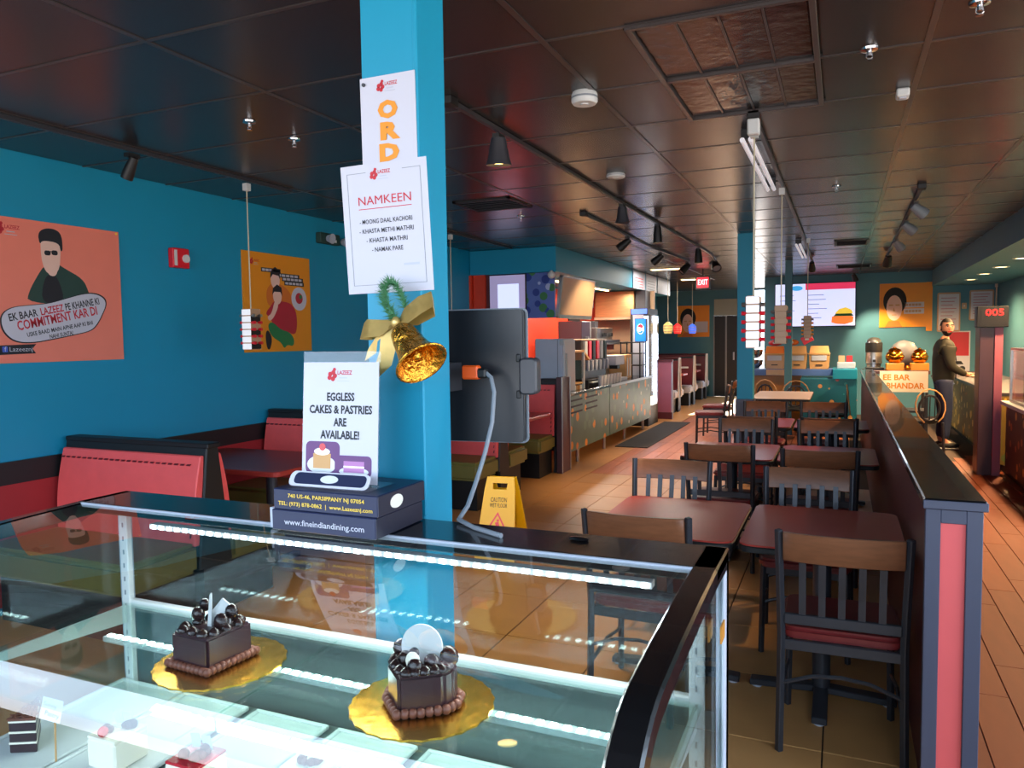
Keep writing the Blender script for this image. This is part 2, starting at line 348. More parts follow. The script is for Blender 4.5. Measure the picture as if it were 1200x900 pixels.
# partition
pt = thing('wall_partition', 'long dark maroon half wall with a black cap and a pink end panel', None, (.34, 2.76, 0), kind='structure')
st('side_panel', 'maroon_dark', [(.275, .405, 2.79, 12.3, 0, 1.03)], None, pt)
b = NB(); box(b, .25, .428, 2.745, 12.33, 1.03, 1.065); build(b, 'cap', 'black_lam', pt, bev=.005)
b = NB(); box(b, .256, .30, 2.755, 2.79, 0, 1.03); box(b, .372, .418, 2.755, 2.79, 0, 1.03); box(b, .30, .372, 2.755, 2.79, .985, 1.03)
build(b, 'end_frame', 'slate', pt, bev=.002)
st('end_panel', 'pink_panel', [(.30, .372, 2.768, 2.79, 0, .985)], None, pt)
b = NB(); box(b, .248, .43, 2.742, 2.752, 1.032, 1.06); build(b, 'cap_edge', 'slate', pt, bev=.002)

# near column
col = thing('column', 'bright teal square column beside the cake case, hung with paper notices', 'column', (-.93, 1.55, 0))
b = NB(); box(b, -1.0, -.857, 1.47, 1.60, 0, H); build(b, 'shaft', 'teal_bright', col, bev=.003)
b = NB(); box(b, -.866, -.854, 1.4688, 1.48, 1.2, H); build(b, 'corner_bead', 'teal_bright', col, bev=.003)
# far columns
c2 = thing('column', 'teal column with a slate base standing beside the dining tables', 'column', (-1.01, 9.1, 0))
b = NB(); box(b, -1.1, -.925, 9.02, 9.2, 0.62, H); build(b, 'shaft', 'teal_bright', c2, bev=.004)
b = NB(); box(b, -1.115, -.91, 9.005, 9.215, 0, .86); build(b, 'plinth', 'slate', c2, bev=.004)
c3 = thing('column', 'slim teal column in front of the menu screen', 'column', (-.77, 12.75, 0))
b = NB(); box(b, -.825, -.717, 12.70, 12.81, 0.1, H); build(b, 'shaft', 'teal_dark', c3, bev=.004)
b = NB(); box(b, -.835, -.707, 12.69, 12.82, 0, .12); build(b, 'plinth', 'teal_dark', c3, bev=.004)

# ceiling fittings
df = thing('ceiling_diffuser', 'large black two section ceiling diffuser with glossy crinkled panels', 'diffuser', (-.426, 3.49, 2.72))
b = NB()
for x0, x1, y0, y1 in ((-.757, -.735, 2.83, 4.16), (-.117, -.095, 2.83, 4.16), (-.735, -.117, 2.83, 2.85), (-.735, -.117, 4.14, 4.16), (-.735, -.117, 3.475, 3.505)): box(b, x0, x1, y0, y1, 2.735, 2.76)
build(b, 'frame', 'grid_metal', df, bev=.002)
for y0, y1 in ((2.86, 3.465), (3.515, 4.13)):
    for k in range(4):
        b = NB(); box(b, -.73+k*.153, -.58+k*.153-.004, y0, y1, 2.752, 2.762); build(b, 'panel', 'diffuser', df)
    for k in range(1, 4):
        b = NB(); box(b, -.734+k*.153, -.726+k*.153, y0, y1, 2.745, 2.756); build(b, 'divider', 'grid_metal', df)
def vent(x0, x1, y0, y1, label, sl=6):
    v = thing('ceiling_vent', label, 'vent', ((x0+x1)/2, (y0+y1)/2, 2.73))
    b = NB(); t = .03
    for q in ((x0, x1, y0, y0+t), (x0, x1, y1-t, y1), (x0, x0+t, y0, y1), (x1-t, x1, y0, y1)): box(b, *q, 2.738, 2.751)
    build(b, 'frame', 'black_matte', v)
    for k in range(sl):
        y = y0+t+(y1-y0-2*t)*(k+.5)/sl
        b = NB(); obox(b, ((x0+x1)/2, y, 2.744), ((x1-x0)/2-t, 0, 0), (0, .018, .006), (0, -.0006, .002)); build(b, 'slat', 'dark_grey', v)
vent(-3.03, -2.5, 5.75, 6.25, 'square black louvred ceiling vent near the kiosk')
vent(-.1, .3, 10.3, 10.9, 'small black ceiling vent before the menu screen', 4)
vent(-.1, .45, 14.0, 14.7, 'dark ceiling vent nearest the menu screen', 4)
def sprinkler(x, y, label, g='sprinkler heads'):
    t = thing('sprinkler', label, 'sprinkler', (x, y, 2.7), g)
    b = NB(); lathe(b, [(.001, 2.75), (.036, 2.75), (.034, 2.742), (.012, 2.738), (.001, 2.738)], (x, y, 0), 14); build(b, 'escutcheon', 'chrome', t, smooth=True)
    b = NB(); cyl(b, (x, y, 2.74), (x, y, 2.72), .009); tube(b, [(x-.01, y, 2.73), (x-.012, y, 2.715), (x, y, 2.706)], .0025, 6); tube(b, [(x+.01, y, 2.73), (x+.012, y, 2.715), (x, y, 2.706)], .0025, 6); cyl(b, (x, y, 2.706), (x, y, 2.703), .014); build(b, 'deflector', 'chrome', t)
for x, y, l in ((-2.856, 3.166, 'chrome sprinkler above the wall booths, nearest the viewer'), (-2.88, 3.55, 'second small sprinkler above the wall booths'), (.09, 3.47, 'chrome sprinkler right of the large ceiling diffuser'), (-.05, 6.53, 'chrome sprinkler between the track rails, mid ceiling'), (-2.8, 6.7, 'chrome sprinkler beside the square vent'), (.43, 3.16, 'chrome sprinkler at the top edge of the picture')): sprinkler(x, y, l)
def detector(x, y, r, h, label):
    t = thing('smoke_detector', label, 'smoke detector', (x, y, 2.75-h))
    b = NB(); lathe(b, [(.001, 2.75), (r*.9, 2.75), (r, 2.75-h*.25), (r, 2.75-h*.8), (r*.88, 2.75-h), (.001, 2.75-h)], (x, y, 0), 28); build(b, 'housing', 'white', t, smooth=True)
    b = NB(); lathe(b, [(r*1.005, 2.75-h*.42), (r*1.012, 2.75-h*.5), (r*1.005, 2.75-h*.58)], (x, y, 0), 28); build(b, 'seam', 'grey', t)
    b = NB(); lathe(b, [(.001, 2.75-h-.004), (r*.3, 2.75-h-.004), (r*.34, 2.75-h+.001)], (x, y, 0), 16); build(b, 'sensor', 'white', t)
detector(-1.125, 3.49, .062, .055, 'round white ceiling sensor left of the diffuser')
detector(-1.482, 5.3, .066, .03, 'flat white smoke detector above the aisle')
t = thing('ceiling_sensor', 'small square white sensor box on the dark ceiling', 'sensor', (.253, 4.12, 2.71))
b = NB(); box(b, .225, .281, 4.08, 4.16, 2.712, 2.75); build(b, 'housing', 'white', t, bev=.006); b = NB(); box(b, .238, .268, 4.1, 4.14, 2.706, 2.713); build(b, 'lens', 'light_grey', t, bev=.002)

# lighting tracks
def track(pts, label):
    t = thing('track_rail', label, 'track', (pts[0][0], pts[0][1], 2.72))
    b = NB(); tube(b, [(x, y, 2.735) for x, y in pts], .016, 4); build(b, 'rail', 'black_metal', t)
    b = NB(); x, y = pts[0]; box(b, x-.03, x+.03, y-.06, y+.02, 2.712, 2.75); build(b, 'feed_box', 'black_matte', t, bev=.003)
track([(-1.735, 3.3), (-1.73, 7), (-1.69, 9.9), (-1.7, 11), (-1.78, 12), (-1.95, 12.5)], 'long black lighting track over the aisle from the column')
track([(-2.2, 6.8), (-2.25, 9.6), (-2.15, 11.8), (-2.3, 12.6)], 'black lighting track beside the kiosk soffit')
track([(-.43, 4.2), (-.42, 9.7), (-.45, 14.8)], 'black lighting track above the dining tables')
track([(.56, 6.8), (.59, 10.3), (.6, 12.6)], 'black lighting track above the half wall')
track([(-3.85, 2.2), (-3.85, 4.7)], 'black lighting track above the wall booths')
track([(-3.85, 5.6), (-3.85, 8.9)], 'black lighting track between the booths and the kiosk')
def head(x, y, label, aim=(0, 0, -1), r=.045, ln=.1, lit=0, m='black_matte', fl=1.0, drop=.06):
    a = Vector(aim).normalized(); p = Vector((x, y, 2.72-drop))
    t = thing('track_spotlight', label, 'spotlight', (x, y, 2.6), 'track spotlights')
    lit *= 2.2
    b = NB(); cyl(b, (x, y, 2.70), p, .012); box(b, x-.02, x+.02, y-.04, y+.04, 2.69, 2.7135); build(b, 'stem', 'black_matte', t)
    b = NB(); lathe(b, [(.001, -.04), (r*.7, -.035), (r*.8, 0), (r, ln*.6), (r*fl, ln), (r*.92*fl, ln), (r*.8, ln*.7), (.001, ln*.68)], p, 18, a); build(b, 'can', m, t, smooth=True)
    b = NB(); lathe(b, [(.001, ln*.9), (r*.5, ln*.92), (r*.86*fl, ln*.86), (r*.86*fl, ln*.8)], p, 18, a); build(b, 'lens', 'warm_bulb' if lit else 'grey', t, smooth=True)
    if lit: spot(p+a*(ln+.03), p+a*2, lit)
head(-1.74, 3.86, 'lit flared spotlight nearest the column on the aisle track', (-.05, .1, -1), .058, .11, 70, 'dark_grey', 1.25)
head(-1.72, 6.35, 'black flared spotlight, second from the column on the aisle track', (0, .05, -1), .05, .1, 0, 'dark_grey', 1.3)
head(-1.70, 7.6, 'black can spotlight, third from the column on the aisle track', (.02, .05, -1), .045, .13, 55)
head(-1.69, 9.9, 'black can spotlight where the aisle track starts to bend', (.02, 0, -1), .05, .14, 55)
head(-1.76, 11.8, 'round black spotlight at the end of the aisle track', (.3, -.6, -.7), .07, .1)
head(-2.22, 8.4, 'black can spotlight aimed left on the kiosk track, nearest the viewer', (-.7, -.2, -.6), .05, .13, 0)
head(-2.24, 10.2, 'black can spotlight, middle of the kiosk track', (-.7, -.1, -.6), .05, .14, 45)
head(-2.18, 11.8, 'black can spotlight, far end of the kiosk track', (-.5, -.3, -.6), .06, .14)
head(.57, 7.4, 'pale spotlight on the half wall track, nearest the viewer', (.6, .2, -.5), .05, .1, 0, 'grey')
head(.58, 8.6, 'pale spotlight on the half wall track, second from the viewer', (.6, .2, -.5), .05, .1, 0, 'grey')
head(.59, 10.2, 'pale spotlight on the half wall track, third from the viewer', (.5, .3, -.6), .05, .1, 0, 'grey')
head(.6, 12.2, 'lit spotlight at the far end of the half wall track', (-.1, .5, -.8), .06, .12, 130)
head(-3.85, 3.28, 'slim black spotlight on the track above the pink poster', (-.5, 0, -.8), .035, .1, 0)
head(-3.85, 5.75, 'small spotlight on the track right of the orange poster', (-.3, .2, -.8), .04, .1, 0, 'grey')
head(-3.85, 7.1, 'small pale spotlight before the kiosk soffit', (-.2, .2, -.8), .035, .08, 0, 'grey')
head(-.43, 12.6, 'black spotlight on the table track before the menu screen', (0, .6, -.6), .05, .12, 0)
head(.2, 15.6, 'lit spotlight above the right corner of the menu screen', (.3, .25, -.8), .05, .1, 110)
t = thing('track_spotlight', 'white adjustable spotlight clipped under the start of the table track', 'spotlight', (-.43, 4.3, 2.6), 'track spotlights')
b = NB(); box(b, -.46, -.40, 4.14, 4.2, 2.63, 2.71); build(b, 'adapter', 'white', t, bev=.006)
mat('tube_white', (235, 232, 240), .3, emit=.25)
# long white lamp tubes beside the table track
for y0, y1, l in ((4.45, 6.05, 'slim white linear lamp beside the table track, near the diffuser'), (9.9, 11.6, 'slim white linear lamp beside the table track, before the menu screen')):
    t = thing('linear_lamp', l, 'lamp', (-.41, y0, 2.66), 'linear lamps')
    for dx in (0, -.045): b = NB(); tube(b, [(-.475+dx, y0, 2.68), (-.475+dx, y1, 2.68)], .014, 10); build(b, 'tube', 'tube_white', t, smooth=True)
    for y in (y0+.05, y1-.05): b = NB(); box(b, -.53, -.46, y-.015, y+.015, 2.692, 2.747); build(b, 'bracket', 'black_matte', t)
for y, l in ((13.1, 'flush white ceiling light beyond the aisle track'), (15.8, 'flush white ceiling light above the maroon booths')):
    t = thing('ceiling_light', l, 'ceiling light', (-2.75, y, 2.735), 'flush ceiling lights')
    b = NB(); box(b, -3.05, -2.45, y-.1, y+.1, 2.735, 2.749); build(b, 'frame', 'white', t, bev=.002); b = NB(); box(b, -3.03, -2.47, y-.085, y+.085, 2.731, 2.736); build(b, 'diffuser', 'warm_disc', t)
    d = bpy.data.lights.new('lamp_light', 'AREA'); d.shape = 'RECTANGLE'; d.size = .55; d.size_y = .16; d.energy = 30; d.color = (1, .9, .8); o = bpy.data.objects.new('lamp_light', d); C.objects.link(o); o.location = (-2.75, y, 2.72)
# recessed lights in the right soffit
for k, y in enumerate((6.8, 8.1, 9.4, 10.7, 12.0, 13.3, 14.6)):
    t = thing('recessed_light', 'warm round recessed light in the soffit, %s from the back wall' % ORD[6-k], 'ceiling light', (1.95, y, 2.44), 'soffit lights')
    b = NB(); lathe(b, [(.075, 2.46), (.1, 2.46), (.1, 2.452), (.078, 2.45)], (1.95, y, 0), 24); build(b, 'trim_ring', 'white', t, smooth=True)
    b = NB(); lathe(b, [(.001, 2.455), (.078, 2.455)], (1.95, y, 0), 24); build(b, 'lens', 'warm_disc', t)
    if k % 2 == 0 or y > 9: spot((1.95, y, 2.43), (1.75, y, 0), 330, (1, .60, .28), 165, .9, .07)
# ================================================================ DISPLAY CASE
X0, X1, ZT, YBK = -1.78, -.19, 1.2, 1.45
mat('deck_grey', (84, 94, 94), .3)
dc = thing('display_case', 'curved glass refrigerated cake case with black frame and LED strips', 'display case', (-.985, 1.05, 0))
prof = [(1.31, 1.198), (1.15, 1.194), (1.0, 1.187), (.88, 1.178)]     # glass profile (y, z)
for k in range(1, 11):
    a = math.radians(4+8.1*k); prof.append((.88-.185*math.sin(a)+.013, .993+.185*math.cos(a)))
prof += [(.69, .9), (.685, .75), (.69, .6)]
def strip(b, prof, x0, x1, th=.005):
    rows = [[b.verts.new((x, y, z)) for x in (x0, x1)] for y, z in prof]
    for i in range(len(rows)-1): b.faces.new((rows[i][0], rows[i][1], rows[i+1][1], rows[i+1][0]))
b = NB(); strip(b, prof, X0+.02, X1-.03); build(b, 'front_glass', 'front_glass', dc, smooth=True)
def endframe(x0, x1):
    b = NB(); n = len(prof); out = [(1.45, 1.2)]+[(y, z+.002) if z > 1.1 else (y-.008, z) for y, z in prof]; inn = [(1.45, 1.16)]
    for i, (y, z) in enumerate(prof):
        p0 = prof[max(0, i-1)]; p1 = prof[min(n-1, i+1)]; ty, tz = p1[0]-p0[0], p1[1]-p0[1]; L = math.hypot(ty, tz)
        inn.append((y-tz/L*.032*-1 if 0 else y+(-tz)/L*.034, z+(ty)/L*.034))
    ext(b, [(x0, y, z) for y, z in out+inn[::-1]], (x1-x0, 0, 0)); return b
build(endframe(X1-.045, X1), 'end_frame', 'black_lam', dc, bev=.004)
build(endframe(X0, X0+.03), 'end_frame', 'black_lam', dc, bev=.004)
b = NB(); box(b, X0, X1, 1.305, 1.452, 1.175, 1.2); build(b, 'top_panel', 'black_lam', dc, bev=.003)
b = NB(); box(b, X0+.02, X1-.04, 1.296, 1.306, 1.19, 1.2003); build(b, 'glass_trim', 'light_grey', dc, bev=.002)
# end glass
for xx, nm in ((X1-.012, 'end_glass'), (X0+.012, 'end_glass')):
    b = NB(); ext(b, [(xx, 1.43, 1.17)]+[(xx, y+.01, z-.01) for y, z in prof]+[(xx, 1.43, .6)], (.004, 0, 0)); build(b, nm, 'case_glass', dc)
# back doors
for a, c_ in ((X0+.03, -.96), (-1.0, X1-.03)):
    b = NB(); yy = 1.428 if a < -1.5 else 1.438; box(b, a, c_, yy, yy+.004, .71, 1.165); build(b, 'back_door', 'case_glass', dc)
b = NB(); box(b, X0, X1, 1.42, 1.45, .69, .71); box(b, X0, X1, 1.425, 1.45, 1.155, 1.178); box(b, X0, X0+.02, 1.42, 1.45, .69, 1.18); box(b, X1-.02, X1, 1.42, 1.45, .69, 1.18); build(b, 'back_frame', 'light_grey', dc, bev=.002)
b = NB(); box(b, X0, X1, .70, 1.45, 0.1, .69); build(b, 'base', 'black_matte', dc, bev=.005)
b = NB(); box(b, X0+.03, X1-.03, .75, 1.42, 0, .1); build(b, 'plinth', 'black_matte', dc)
b = NB(); box(b, X0+.02, X1-.02, .70, 1.42, .69, .696); build(b, 'deck', 'deck_grey', dc)
b = NB(); box(b, X0+.02, X1-.02, 1.412, 1.42, .696, .895); build(b, 'rear_panel', 'deck_grey', dc)
# shelf
for a, c_ in ((X0+.03, -1.055), (-1.052, X1-.04)):
    b = NB(); box(b, a, c_, .93, 1.40, .908, .914); build(b, 'glass_shelf', 'shelf_glass', dc)
b = NB(); box(b, X0+.03, X1-.04, 1.398, 1.418, .900, .922); build(b, 'shelf_rail', 'white', dc, bev=.003)
for x in (X0+.035, X1-.065):
    st_ = NB(); box(st_, x, x+.028, 1.395, 1.411, .697, 1.17); sd = build(st_, 'shelf_standard', 'white', dc, bev=.002)
    b = NB()
    for k in range(12): box(b, x+.012, x+.016, 1.3935, 1.3955, .72+k*.036, .732+k*.036)
    build(b, 'slots', 'grey', sd, kind='stuff')
    b = NB(); ext(b, [(x+.01, 1.4, .908), (x+.01, .96, .908), (x+.01, .96, .895), (x+.01, 1.4, .86)], (.006, 0, 0)); build(b, 'shelf_bracket', 'white', dc)
def ledstrip(x0, x1, y, z, up=0, name='led_strip'):
    b = NB(); box(b, x0, x1, y-.012, y+.012, z, z+.012); o = build(b, name, 'white', dc)
    b = NB(); n = int((x1-x0)/.026)
    for k in range(n): x = x0+(k+.5)*(x1-x0)/n; box(b, x-.006, x+.006, *((y-.006, y+.006, z+.0115, z+.0145) if up else (y-.0145, y-.0115, z+.002, z+.009)))
    build(b, 'diodes', 'led', o, kind='stuff')
ledstrip(-1.56, -.31, 1.345, 1.142); ledstrip(-1.62, -.30, 1.25, .885, 1)
for k in range(3):
    d = bpy.data.lights.new('lamp_light', 'AREA'); d.shape = 'RECTANGLE'; d.size = .42; d.size_y = .02; d.energy = 1.6; d.color = (.9, 1, .96)
    o = bpy.data.objects.new('lamp_light', d); C.objects.link(o); o.location = (-1.36+k*.43, 1.328, 1.138); o.rotation_euler = (math.radians(-20), 0, 0)
    d2 = d.copy(); d2.energy = .35; o = bpy.data.objects.new('lamp_light', d2); C.objects.link(o); o.location = (-1.36+k*.43, 1.25, .88)
b = NB(); box(b, X1+.001, X1+.004, 1.33, 1.37, 1.06, 1.09); build(b, 'sticker', 'amber', dc)
b = NB(); box(b, X1-.006, X1, 1.40, 1.45, .1, 1.17); build(b, 'corner_post', 'light_grey', dc, bev=.002)

# trays and pastries on the deck
for k in range(6):
    x = -1.75 if k == 0 else -1.53+.238*(k-1)
    t = thing('pastry_tray', ['white tray at the left end of the case deck', 'white tray under the cream square pastry', 'white tray under the red topped pastry', 'white tray under the nut topped pastry', 'white empty tray right of the nut topped pastry', 'white empty tray at the right end of the case'][k], 'tray', (x+.106, 1.05, .697), 'white trays on the case deck')
    b = NB(); ext(b, [(x+.012, .74, .698), (x+.2, .74, .698), (x+.2, 1.385, .698), (x+.012, 1.385, .698)], (0, 0, .006)); build(b, 'base', 'white', t)
    b = NB()
    for q in ((x, x+.212, .73, .742), (x, x+.212, 1.383, 1.393), (x, x+.012, .742, 1.383), (x+.2, x+.212, .742, 1.383)): box(b, *q, .698, .71)
    build(b, 'rim', 'white', t, bev=.003)
ZP = .7045
s = thing('chocolate_slice', 'layered chocolate cake slice with shavings beside the handwritten tag', 'cake', (-1.655, 1.09, ZP))
def wedge(b, z0, z1, k=1.0):
    ext(b, [(-1.664, 1.033, z0), (-1.612, 1.06, z0), (-1.70, 1.13, z0)], (0, 0, z1-z0))
for i in range(3):
    b = NB(); wedge(b, ZP+i*.024, ZP+i*.024+.02); build(b, 'sponge', 'choc', s, bev=.002)
    b = NB(); wedge(b, ZP+i*.024+.02, ZP+i*.024+.024); build(b, 'cream_layer', 'cream', s)
b = NB(); wedge(b, ZP+.072, ZP+.078)
for k in range(60):
    a, c_ = random.random(), random.random()
    if a+c_ > 1: a, c_ = 1-a, 1-c_
    p = Vector((-1.664, 1.033, ZP+.08))+a*Vector((.052, .027, 0))+c_*Vector((-.036, .097, 0)); an = random.random()*6
    obox(b, p, (.005*math.cos(an), .005*math.sin(an), .002), (-.002*math.sin(an), .002*math.cos(an), 0), (0, 0, .001))
build(b, 'shavings', 'choc_light', s)
tg = thing('pastry_tag', 'white paper tag with blue handwriting on a wooden stick', 'sign', (-1.53, 1.05, ZP))
b = NB(); cyl(b, (-1.53, 1.045, ZP), (-1.548, 1.06, .80), .002); build(b, 'stick', 'cardboard', tg)
fr = FR((-1.553, 1.057, .812), (.97, .18, -.12), (.02, .25, 1)); 
part(fr, 'rect', (-.026, .026, -.022, .024), 'card', 'white_paper', tg, 0, .001)
mat('ink_blue', (60, 90, 190), .6)
text('Sunny', fr, -.004, .01, .01, 'ink_blue', tg, .002, .034, -.08); text('Pastry', fr, .004, -.008, .01, 'ink_blue', tg, .002, .036, -.08)
def square_pastry(x, y, label, top, extra, name='pastry_square'):
    s = thing(name, label, 'pastry', (x, y, ZP))
    b = NB(); box(b, x-.042, x+.042, y-.042, y+.042, ZP, ZP+.062); build(b, 'body', 'cream', s, bev=.004)
    b = NB(); box(b, x-.041, x+.041, y-.041, y+.041, ZP+.0615, ZP+.068); build(b, 'topping', top, s, bev=.002)
    b = NB()
    for k in range(7): ball(b, (x+random.uniform(-.022, .022), y+random.uniform(-.022, .022), ZP+.074), random.uniform(.007, .012))
    build(b, 'fruit', extra, s, smooth=True)
    b = NB()
    for k in range(2): obox(b, (x-.02+.03*k, y+.02, ZP+.085), (.008, .003, 0), (0, .001, 0), (-.003, 0, .014))
    build(b, 'chocolate_curl', 'white', s); return s
s = square_pastry(-1.415, 1.105, 'cream square pastry with dark berries and a red cherry', 'cream', 'choc')
b = NB(); ball(b, (-1.42, 1.075, ZP+.078), .011); build(b, 'cherry', 'berry', s, smooth=True)
square_pastry(-1.18, 1.095, 'square pastry with a red glazed top', 'berry', 'choc_light')
square_pastry(-.955, 1.165, 'square pastry topped with chopped nuts', 'cream', 'choc_light')

# cakes on gold boards on the shelf
def board(x, y, label):
    b = NB(); pts = []
    for i in range(72):
        a = 2*PI*i/72; r = .135+.0022*math.cos(24*a); pts.append((x+r*math.cos(a), y+r*math.sin(a), .9145))
    ext(b, pts, (0, 0, .004)); return build(b, 'cake_board', 'gold_foil', None, label=label, cat='cake board', group='gold boards under the chocolate cakes')
board(-1.21, 1.2, 'round scalloped gold board under the left chocolate cake'); board(-.715, 1.2, 'round scalloped gold board under the right chocolate cake')
def cake(x, y, poly, label, h=.075, ins=(.8, 3)):
    t = thing('chocolate_cake', label, 'cake', (x, y, .9185)); Z = .919
    n = len(poly); b = NB(); ext(b, [(x+u, y+v, Z) for u, v in poly], (0, 0, h)); build(b, 'glazed_body', 'choc', t, bev=.006, segs=2)
    b = NB()
    for i in range(n):
        p0, p1 = Vector(poly[i]), Vector(poly[(i+1) % n]); L = (p1-p0).length; m = max(1, int(L/.0115))
        for k in range(m):
            q = p0+(p1-p0)*(k/m); q = q*1.07; ball(b, (x+q.x, y+q.y, Z+.009), .0095, (1, 1, 1.0), 8)
    build(b, 'piped_border', 'choc_light', t, smooth=True)
    b = NB()
    for i in range(n):
        p0, p1 = Vector(poly[i]), Vector(poly[(i+1) % n]); L = (p1-p0).length; m = max(2, int(L/.03))
        for k in range(m):
            q = (p0+(p1-p0)*((k+.5)/m))*.8
            lathe(b, [(.001, 0), (.013, 0), (.0135, .004), (.010, .009), (.005, .013), (.001, .015)], (x+q.x, y+q.y, Z+h), 8)
    build(b, 'rosettes', 'choc_shiny', t, smooth=True)
    return t, Z+h
sq = [(-.062, -.055), (.045, -.062), (.058, .055), (-.045, .062)]
t, z = cake(-1.225, 1.195, sq, 'square dark chocolate cake with an upright white chocolate shard')
b = NB(); ext(b, [(-1.235, 1.2, z-.004), (-1.19, 1.205, z-.004), (-1.183, 1.21, z+.042), (-1.21, 1.21, z+.058), (-1.232, 1.2, z+.03)], (0, .003, 0)); build(b, 'chocolate_shard', 'white', t)
b = NB(); ext(b, [(-1.235, 1.19, z-.004), (-1.225, 1.192, z-.004), (-1.226, 1.195, z+.072), (-1.231, 1.195, z+.066)], (0, .003, 0)); build(b, 'chocolate_shard', 'white', t)
b = NB()
for u, v, s_ in ((-.25, 0, 1), (.03, .2, 1)): pass
for (u, v, zz, r) in ((-.045, .005, .018, .016), (-.04, .02, .035, .013), (.03, -.005, .015, .018), (.035, .02, .03, .016), (.02, .03, .02, .016)): ball(b, (-1.225+u, 1.195+v, z+zz), r, (1, .8, 1.1))
build(b, 'chocolate_pieces', 'choc_shiny', t, smooth=True)
hp = []
for i in range(24):
    a = 2*PI*i/24; hx = 16*math.sin(a)**3; hy = 13*math.cos(a)-5*math.cos(2*a)-2*math.cos(3*a)-math.cos(4*a); hp.append((hx*.0052, hy*.0047+.008))
heart = [(-.008, -.066), (.026, -.044), (.06, -.018), (.068, .006), (.06, .036), (.038, .05), (.014, .046), (0, .034), (-.016, .046), (-.04, .05), (-.06, .034), (-.068, .006), (-.058, -.02)]
t, z = cake(-.715, 1.195, heart, 'heart shaped dark chocolate cake with a white chocolate disc')
fr = FR((-.715, 1.205, z+.03), (1, .1, 0), (0, .12, 1)); b = NB(); fr.disc(b, 0, 0, .042, 0, .003, 28); build(b, 'chocolate_disc', 'white', t)
b = NB()
for (u, v, zz, r) in ((0, -.02, .03, .01), (.01, -.035, .012, .015), (-.05, .02, .015, .02), (.05, .02, .015, .02), (-.025, -.01, .01, .016), (.03, -.008, .012, .016)): ball(b, (-.715+u, 1.195+v, z+zz), r, (1, .85, 1))
build(b, 'chocolate_pieces', 'choc_shiny', t, smooth=True)
b = NB(); ball(b, (-.712, 1.165, z+.018), .015, (1, .6, 1.2)); build(b, 'almond', 'cream', t, smooth=True)

# ---------------------------------------------------------------- things on top of the case
def cakebox(z0, label, dx=0):
    t = thing('cake_box', label, 'box', (-.97+dx, 1.34, z0), 'cake boxes on the case')
    b = NB(); box(b, -1.105+dx, -.845+dx, 1.252, 1.435, z0+.0005, z0+.0445); build(b, 'carton', 'navy', t, bev=.002)
    b = NB(); box(b, -.8455+dx, -.8435+dx, 1.254, 1.433, z0+.002, z0+.043); build(b, 'side_flap', 'navy_side', t)
    return t, FR((-1.105+dx, 1.252, z0), (1, 0, 0), (0, 0, 1))
t, fr = cakebox(1.2006, 'lower navy cake box with a white web address')
text('www.fineindiandining.com', fr, .135, .02, .0125, 'white_paper', t, .002, .2, bold=.01)
b = NB(); box(b, -1.125, -1.105, 1.27, 1.40, 1.2, 1.243); build(b, 'open_flap', 'light_grey', t)
t, fr = cakebox(1.2456, 'upper navy cake box with a yellow printed address', .006)
f2 = FR((-.8375, 1.34, 1.268), (0, 1, 0), (0, 0, 1)); part(f2, 'disc', (-.02, 0, .024), 'oval_badge', 'cream', t, 0, .001, r2=.014)
text('740 US-46, PARSIPPANY NJ 07054', fr, .135, .031, .0085, 'gold_print', t, .002, .19, bold=.01); text('TEL: (973) 878-0862  |  www.Lazeeznj.com', fr, .132, .014, .0085, 'gold_print', t, .002, .235, bold=.01)
# acrylic sign holder
t = thing('sign_holder', 'clear acrylic table sign holder with an eggless cakes notice', 'sign', (-.97, 1.33, 1.289))
fr = FR((-.975, 1.315, 1.292), (1, .06, 0), (-.02, .10, 1)); h = .262
part(fr, 'rect', (-.096, .094, .0, .285), 'acrylic_sheet', 'acrylic', t, -.003, 0); 
part(fr, 'rect', (-.094, .092, .005, .262), 'paper', 'white_paper', t, .0005, .0015)
b = NB(); box(b, -1.07, -.87, 1.265, 1.37, 1.289, 1.294); build(b, 'foot', 'acrylic', t)
fb = FR((-.975, 1.272, 1.294), (1, .02, 0), (0, .55, .8)); part(fb, 'rrect', (-.1, .098, 0, .034, .012), 'foot_label', 'white_paper', t, 0, .002); part(fb, 'rrect', (-.088, .09, .005, .031, .01), 'label_print', 'navy', t, .002, .0025); part(fb, 'disc', (0, .018, .022), 'oval_badge', 'white', t, .0025, .003, r2=.009)
def logo(fr, u, v, s, parent, w=.0025):
    b = NB()
    for a, r in ((0, .9), (1.2, 1), (2.5, .8), (3.7, 1), (5, .9)): fr.disc(b, u-.75*s+.42*s*math.cos(a)*r, v+.42*s*math.sin(a)*r, .3*s, w, w+.0005, 8)
    fr.disc(b, u-.45*s, v+.75*s, .22*s, w, w+.0005, 8); build(b, 'flower_logo', 'ink_red', parent)
    text('LAZEEZ', fr, u+.95*s, v+.35*s, .5*s, 'ink_red', parent, w, 2*s, bold=.02); b = NB(); fr.rect(b, u+.2*s, u+1.3*s, v-.30*s, v-.18*s, w, w+.0004); fr.rect(b, u-.05*s, u+1.6*s, v-.66*s, v-.58*s, w, w+.0004); build(b, 'small_print', 'light_grey', parent, kind='stuff')
logo(fr, -.008, .245-.012, .018, t, .0019)
for s_, v, wd in (('EGGLESS', .187, .068), ('CAKES & PASTRIES', .16, .155), ('ARE', .133, .032), ('AVAILABLE!', .106, .096)): text(s_, fr, 0, v, .0175, 'ink', t, .0021, wd, bold=.035)
f0 = fr; fr = FR(f0.p(0, .012), f0.r, f0.u)
